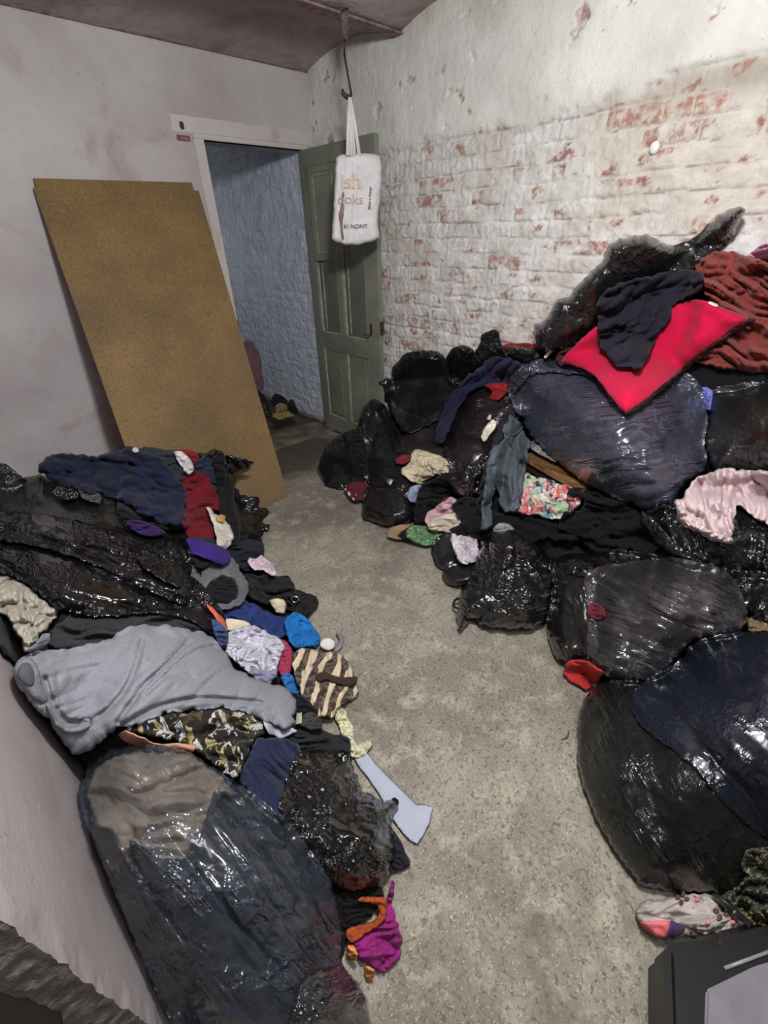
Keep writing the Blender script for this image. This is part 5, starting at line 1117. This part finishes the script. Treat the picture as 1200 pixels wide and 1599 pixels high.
# ---- grey sweatshirt
b = puff('grey_sweatshirt', "22,1046 32,1026 60,1018 100,1014 140,1006 174,996 190,984 206,976 240,974 290,978 318,986 340,1004 358,1026 374,1046 396,1058 424,1068 444,1074 458,1084 463,1100 461,1130 446,1140 420,1128 392,1116 360,1108 320,1108 280,1112 240,1122 206,1134 186,1136 172,1146 156,1162 138,1174 118,1180 104,1170 92,1150 76,1126 60,1110 40,1086 26,1066",
     cloth_mat((146, 149, 156), var=.04, pat='heather', cols=((106, 109, 116),), weave=1.6, sheen=.06), L, T=.055, off=.05, style='cloth', groove=.25, amp=.003, ang=-35, edge=34, Tb=.03, sp=3.0, board=False,
     label='light grey sweatshirt draped across the left heap, one cuff at the wall', cat='sweatshirt',
     creases=(("222,1000 212,1040 186,1090 140,1130", .020, 4), ("300,996 262,1036 220,1078 184,1128", .030, 4), ("354,1008 306,1016 262,1050 230,1080", .022, 3.5), ("258,1054 300,1056", .01, 4),
              ("190,1132 250,1102 317,1090 408,1097", .026, 3.5), ("70,1060 84,1100 104,1126 134,1128", .030, 4.5), ("66,1062 110,1048 150,1040", .008, 4), ("90,1060 96,1110", .01, 5)))
cf = puff('cuff', "22,1046 30,1030 44,1026 56,1036 62,1054 66,1072 74,1090 66,1098 50,1088 36,1074 26,1062", cloth_mat((132, 134, 140), pat='heather', cols=((108, 110, 116),), weave=3), L, T=.016, sp=1.5, style='none', drape=True, dr=1, parent=b, board=False)
puff('cuff_opening', "27,1050 32,1038 42,1034 50,1042 54,1056 52,1068 42,1070 32,1062", cloth_mat((74, 74, 82)), L, T=.004, sp=1.5, style='none', drape=True, dr=1, parent=cf, board=False)
puff('folded_hem', "72,1098 80,1106 92,1126 106,1134 122,1132 134,1122 142,1126 138,1138 122,1146 102,1146 88,1136 78,1120", cloth_mat((136, 138, 144), pat='heather', cols=((108, 110, 116),), weave=2), L, T=.02, sp=1.7, style='none', drape=True, dr=1, parent=b, board=False)

# ---- big grey see-through bag, with what shows inside it
puff('beige_clothing', "136,1240 150,1200 190,1178 240,1172 300,1180 344,1210 372,1240 340,1262 352,1300 330,1330 300,1310 296,1370 262,1380 236,1340 200,1352 176,1300 150,1290", cloth_mat((196, 174, 144)), L, T=.04, off=.05, style='cloth', amp=.010, label='beige clothing visible through the top of the large grey bag', cat='clothes', board=False)
puff('dark_clothing', "200,1310 250,1340 300,1336 320,1280 340,1230 400,1270 450,1330 490,1400 500,1480 500,1560 460,1640 340,1640 280,1520 230,1420", cloth_mat((30, 34, 42)), L, T=.04, off=.04, style='cloth', amp=.010, label='dark clothing visible through the lower part of the large grey bag', cat='clothes', board=False)
b = puff('garbage_bag', "124,1236 132,1208 152,1184 180,1170 214,1164 250,1164 290,1172 330,1196 370,1222 410,1248 440,1274 470,1306 500,1348 524,1396 536,1450 536,1500 548,1530 570,1560 580,1600 590,1660 300,1660 270,1600 240,1540 210,1470 180,1400 152,1330 132,1280",
     bag_mat((84, 92, 106), .2, 1.6, 1.3, spec=.7, alpha=.5), L, T=.09, off=.08, style='bag', ang=52, amp=.015, fine=.8, Tb=.10, sp=4.2, board=False, edge=150, label='very large translucent grey bag filling the lower left corner', cat='garbage bag',
     creases=(("180,1200 260,1300 350,1420 440,1520", .018, 7), ("240,1180 330,1290 430,1420 500,1500", .016, 7), ("150,1240 210,1350 290,1470", .014, 6), ("290,1190 390,1290 470,1400", .012, 6)))
puff('bag_neck', "470,1530 500,1510 530,1506 552,1524 570,1550 580,1600 580,1660 470,1660 450,1600", bag_mat((40, 44, 50), .25, 1, 1.2), L, T=.05, off=.02, style='crumple', amp=.016, parent=b, board=False, drape=True)

# =========================== tote bag on its hook
tote = empty('tote_bag', tuple(at(555, 383, y=2.36)), 'white cotton tote bag with faded orange lettering hanging from the ceiling hook', 'tote bag')
M_can = cloth_mat((206, 206, 206), var=.04, weave=.8)
TN = (-.42, -.9, 0.0)
puff('bag_body', "525,247 530,242 537,240 546,241 556,240 570,239 584,240 592,243 596,252 597,270 596,290 594,312 591,332 590,348 592,362 593,372 584,376 572,380 562,383 548,382 540,384 532,380 525,379 518,373 519,350 521,330 522,300 523,270", M_can, R, T=.035, Tb=.035, edge=9, style='cloth', ang=90, amp=.0012, groove=.4, sp=1.5, sharp=True,
     plane=(at(560, 320, y=2.36), TN), top=False, parent=tote, write=True, jag=.3, creases=(("537,244 537,300 538,376", .008, 2.0), ("552,256 553,330 556,378", .006, 2), ("560,262 561,330 564,360", .005, 2), ("543,330 546,376", .005, 2), ("528,300 534,345 531,376", .005, 2)))
puff('stain', "534,305 537,300 538,318 536,345 537,372 533,368 531,348 530,332 533,318", cloth_mat((128, 104, 92)), R, T=.002, sp=1.2, drape=True, dr=0, lift=.001, style='none', parent=tote)
hook_pt = at(545, 151, y=2.36)
for a0, off_ in ((543.5, 0), (549.5, 1), (553.5, 2), (561.5, 3)):
    s_ = [at(545+.8*off_, 152, y=2.36-.012*(off_ % 2)), at((545+a0)/2+off_*.6, 197, y=2.36-.01), at(a0, 243, y=2.345)]
    V, F = tube(s_, [.007, .009, .011], 8, .35, updir=TN); link_mesh('handle', V, F, M_can, tote)
def lettering(txt, px, py, hpx, col, rot=0.0, name='printed_letters', space=1.0):
    cu = bpy.data.curves.new(name, 'FONT'); cu.body = txt; cu.size = 1; cu.extrude = .004; cu.offset = .008; cu.space_character = space
    tob = bpy.data.objects.new('tmp', cu); COL.objects.link(tob); bpy.context.view_layer.update()
    me = bpy.data.meshes.new_from_object(tob.evaluated_get(bpy.context.evaluated_depsgraph_get()))
    bpy.data.objects.remove(tob)
    co = np.array([tuple(v.co) for v in me.vertices]); F = [list(p.vertices) for p in me.polygons]
    bpy.data.meshes.remove(me)
    q = np.array([px, py])[None]+np.c_[co[:, 0]*hpx*math.cos(rot)+co[:, 1]*hpx*math.sin(rot), co[:, 0]*hpx*math.sin(rot)-co[:, 1]*hpx*math.cos(rot)]
    B = minf(BUF, 1); D = rays(q); t_ = buf_at(q, B)-.003-co[:, 2]*.1
    link_mesh(name, CAM+D*t_[:, None], F, solid_mat('faded_print', col, .9, bump=0), tote, False)
lettering('ish', 531, 294, 34, (198, 176, 158), space=.92)
lettering('ooks', 527, 318, 21, (188, 166, 150), space=1.0)
lettering('KI NONT', 537, 356.5, 9, (84, 92, 112))
lettering('Make a change', 579, 327, 6, (96, 98, 104), rot=-math.radians(88))

hook = empty('ceiling_hook', tuple(at(541, 60, y=2.38)), 'dark iron strap and wire hook hanging from the ceiling joist', 'hook')
M_iron = solid_mat('dark_iron', (64, 54, 52), .6, .4, var=.3, scale=40)
top = at(538, 18, z=ZC-.02)
V, F = tube([top, at(539, 40, y=2.37), at(540, 62, y=2.365)], [.03, .024, .012], 10, .5, updir=(0, 1, 0)); link_mesh('wrapped_strap', V, F, solid_mat('dark_rag_strap', (88, 78, 76), .9, var=.3, scale=60), hook)
V, F = tube([at(539, 50, y=2.365), at(538, 84, y=2.36), at(542, 108, y=2.36), at(546, 130, y=2.36), at(549, 148, y=2.36)], .007, 10, .6); link_mesh('iron_rod', V, F, M_iron, hook)
V, F = tube([at(a, b_, y=2.36) for a, b_ in ((549, 146), (547, 152), (541, 151), (536, 146), (535, 139))], [.007, .010, .012, .011, .006], 10); link_mesh('hook_end', V, F, M_iron, hook)

# small litter on the open floor
for nm, px, py, col, r, lab in (('floor_scrap', 1040-120, 1228, (200, 204, 210), .006, 'small white scrap beside the lower right bag'),
                               ('red_thread', 886, 1152, (120, 40, 40), .006, 'tiny red thread on the concrete left of the big black bag')):
    c = at(px, py, z=.004)
    V, F = tube([c+np.array([-.02, .01, 0]), c, c+np.array([.018, .004, 0]), c+np.array([.03, .012, 0])], [.0015, .003, .003, .0012], 6)
    tag(link_mesh(nm, V, F, solid_mat('litter', col, .8)), lab, 'scrap')
for o in bpy.data.objects:
    if '_org' in o: del o['_org']
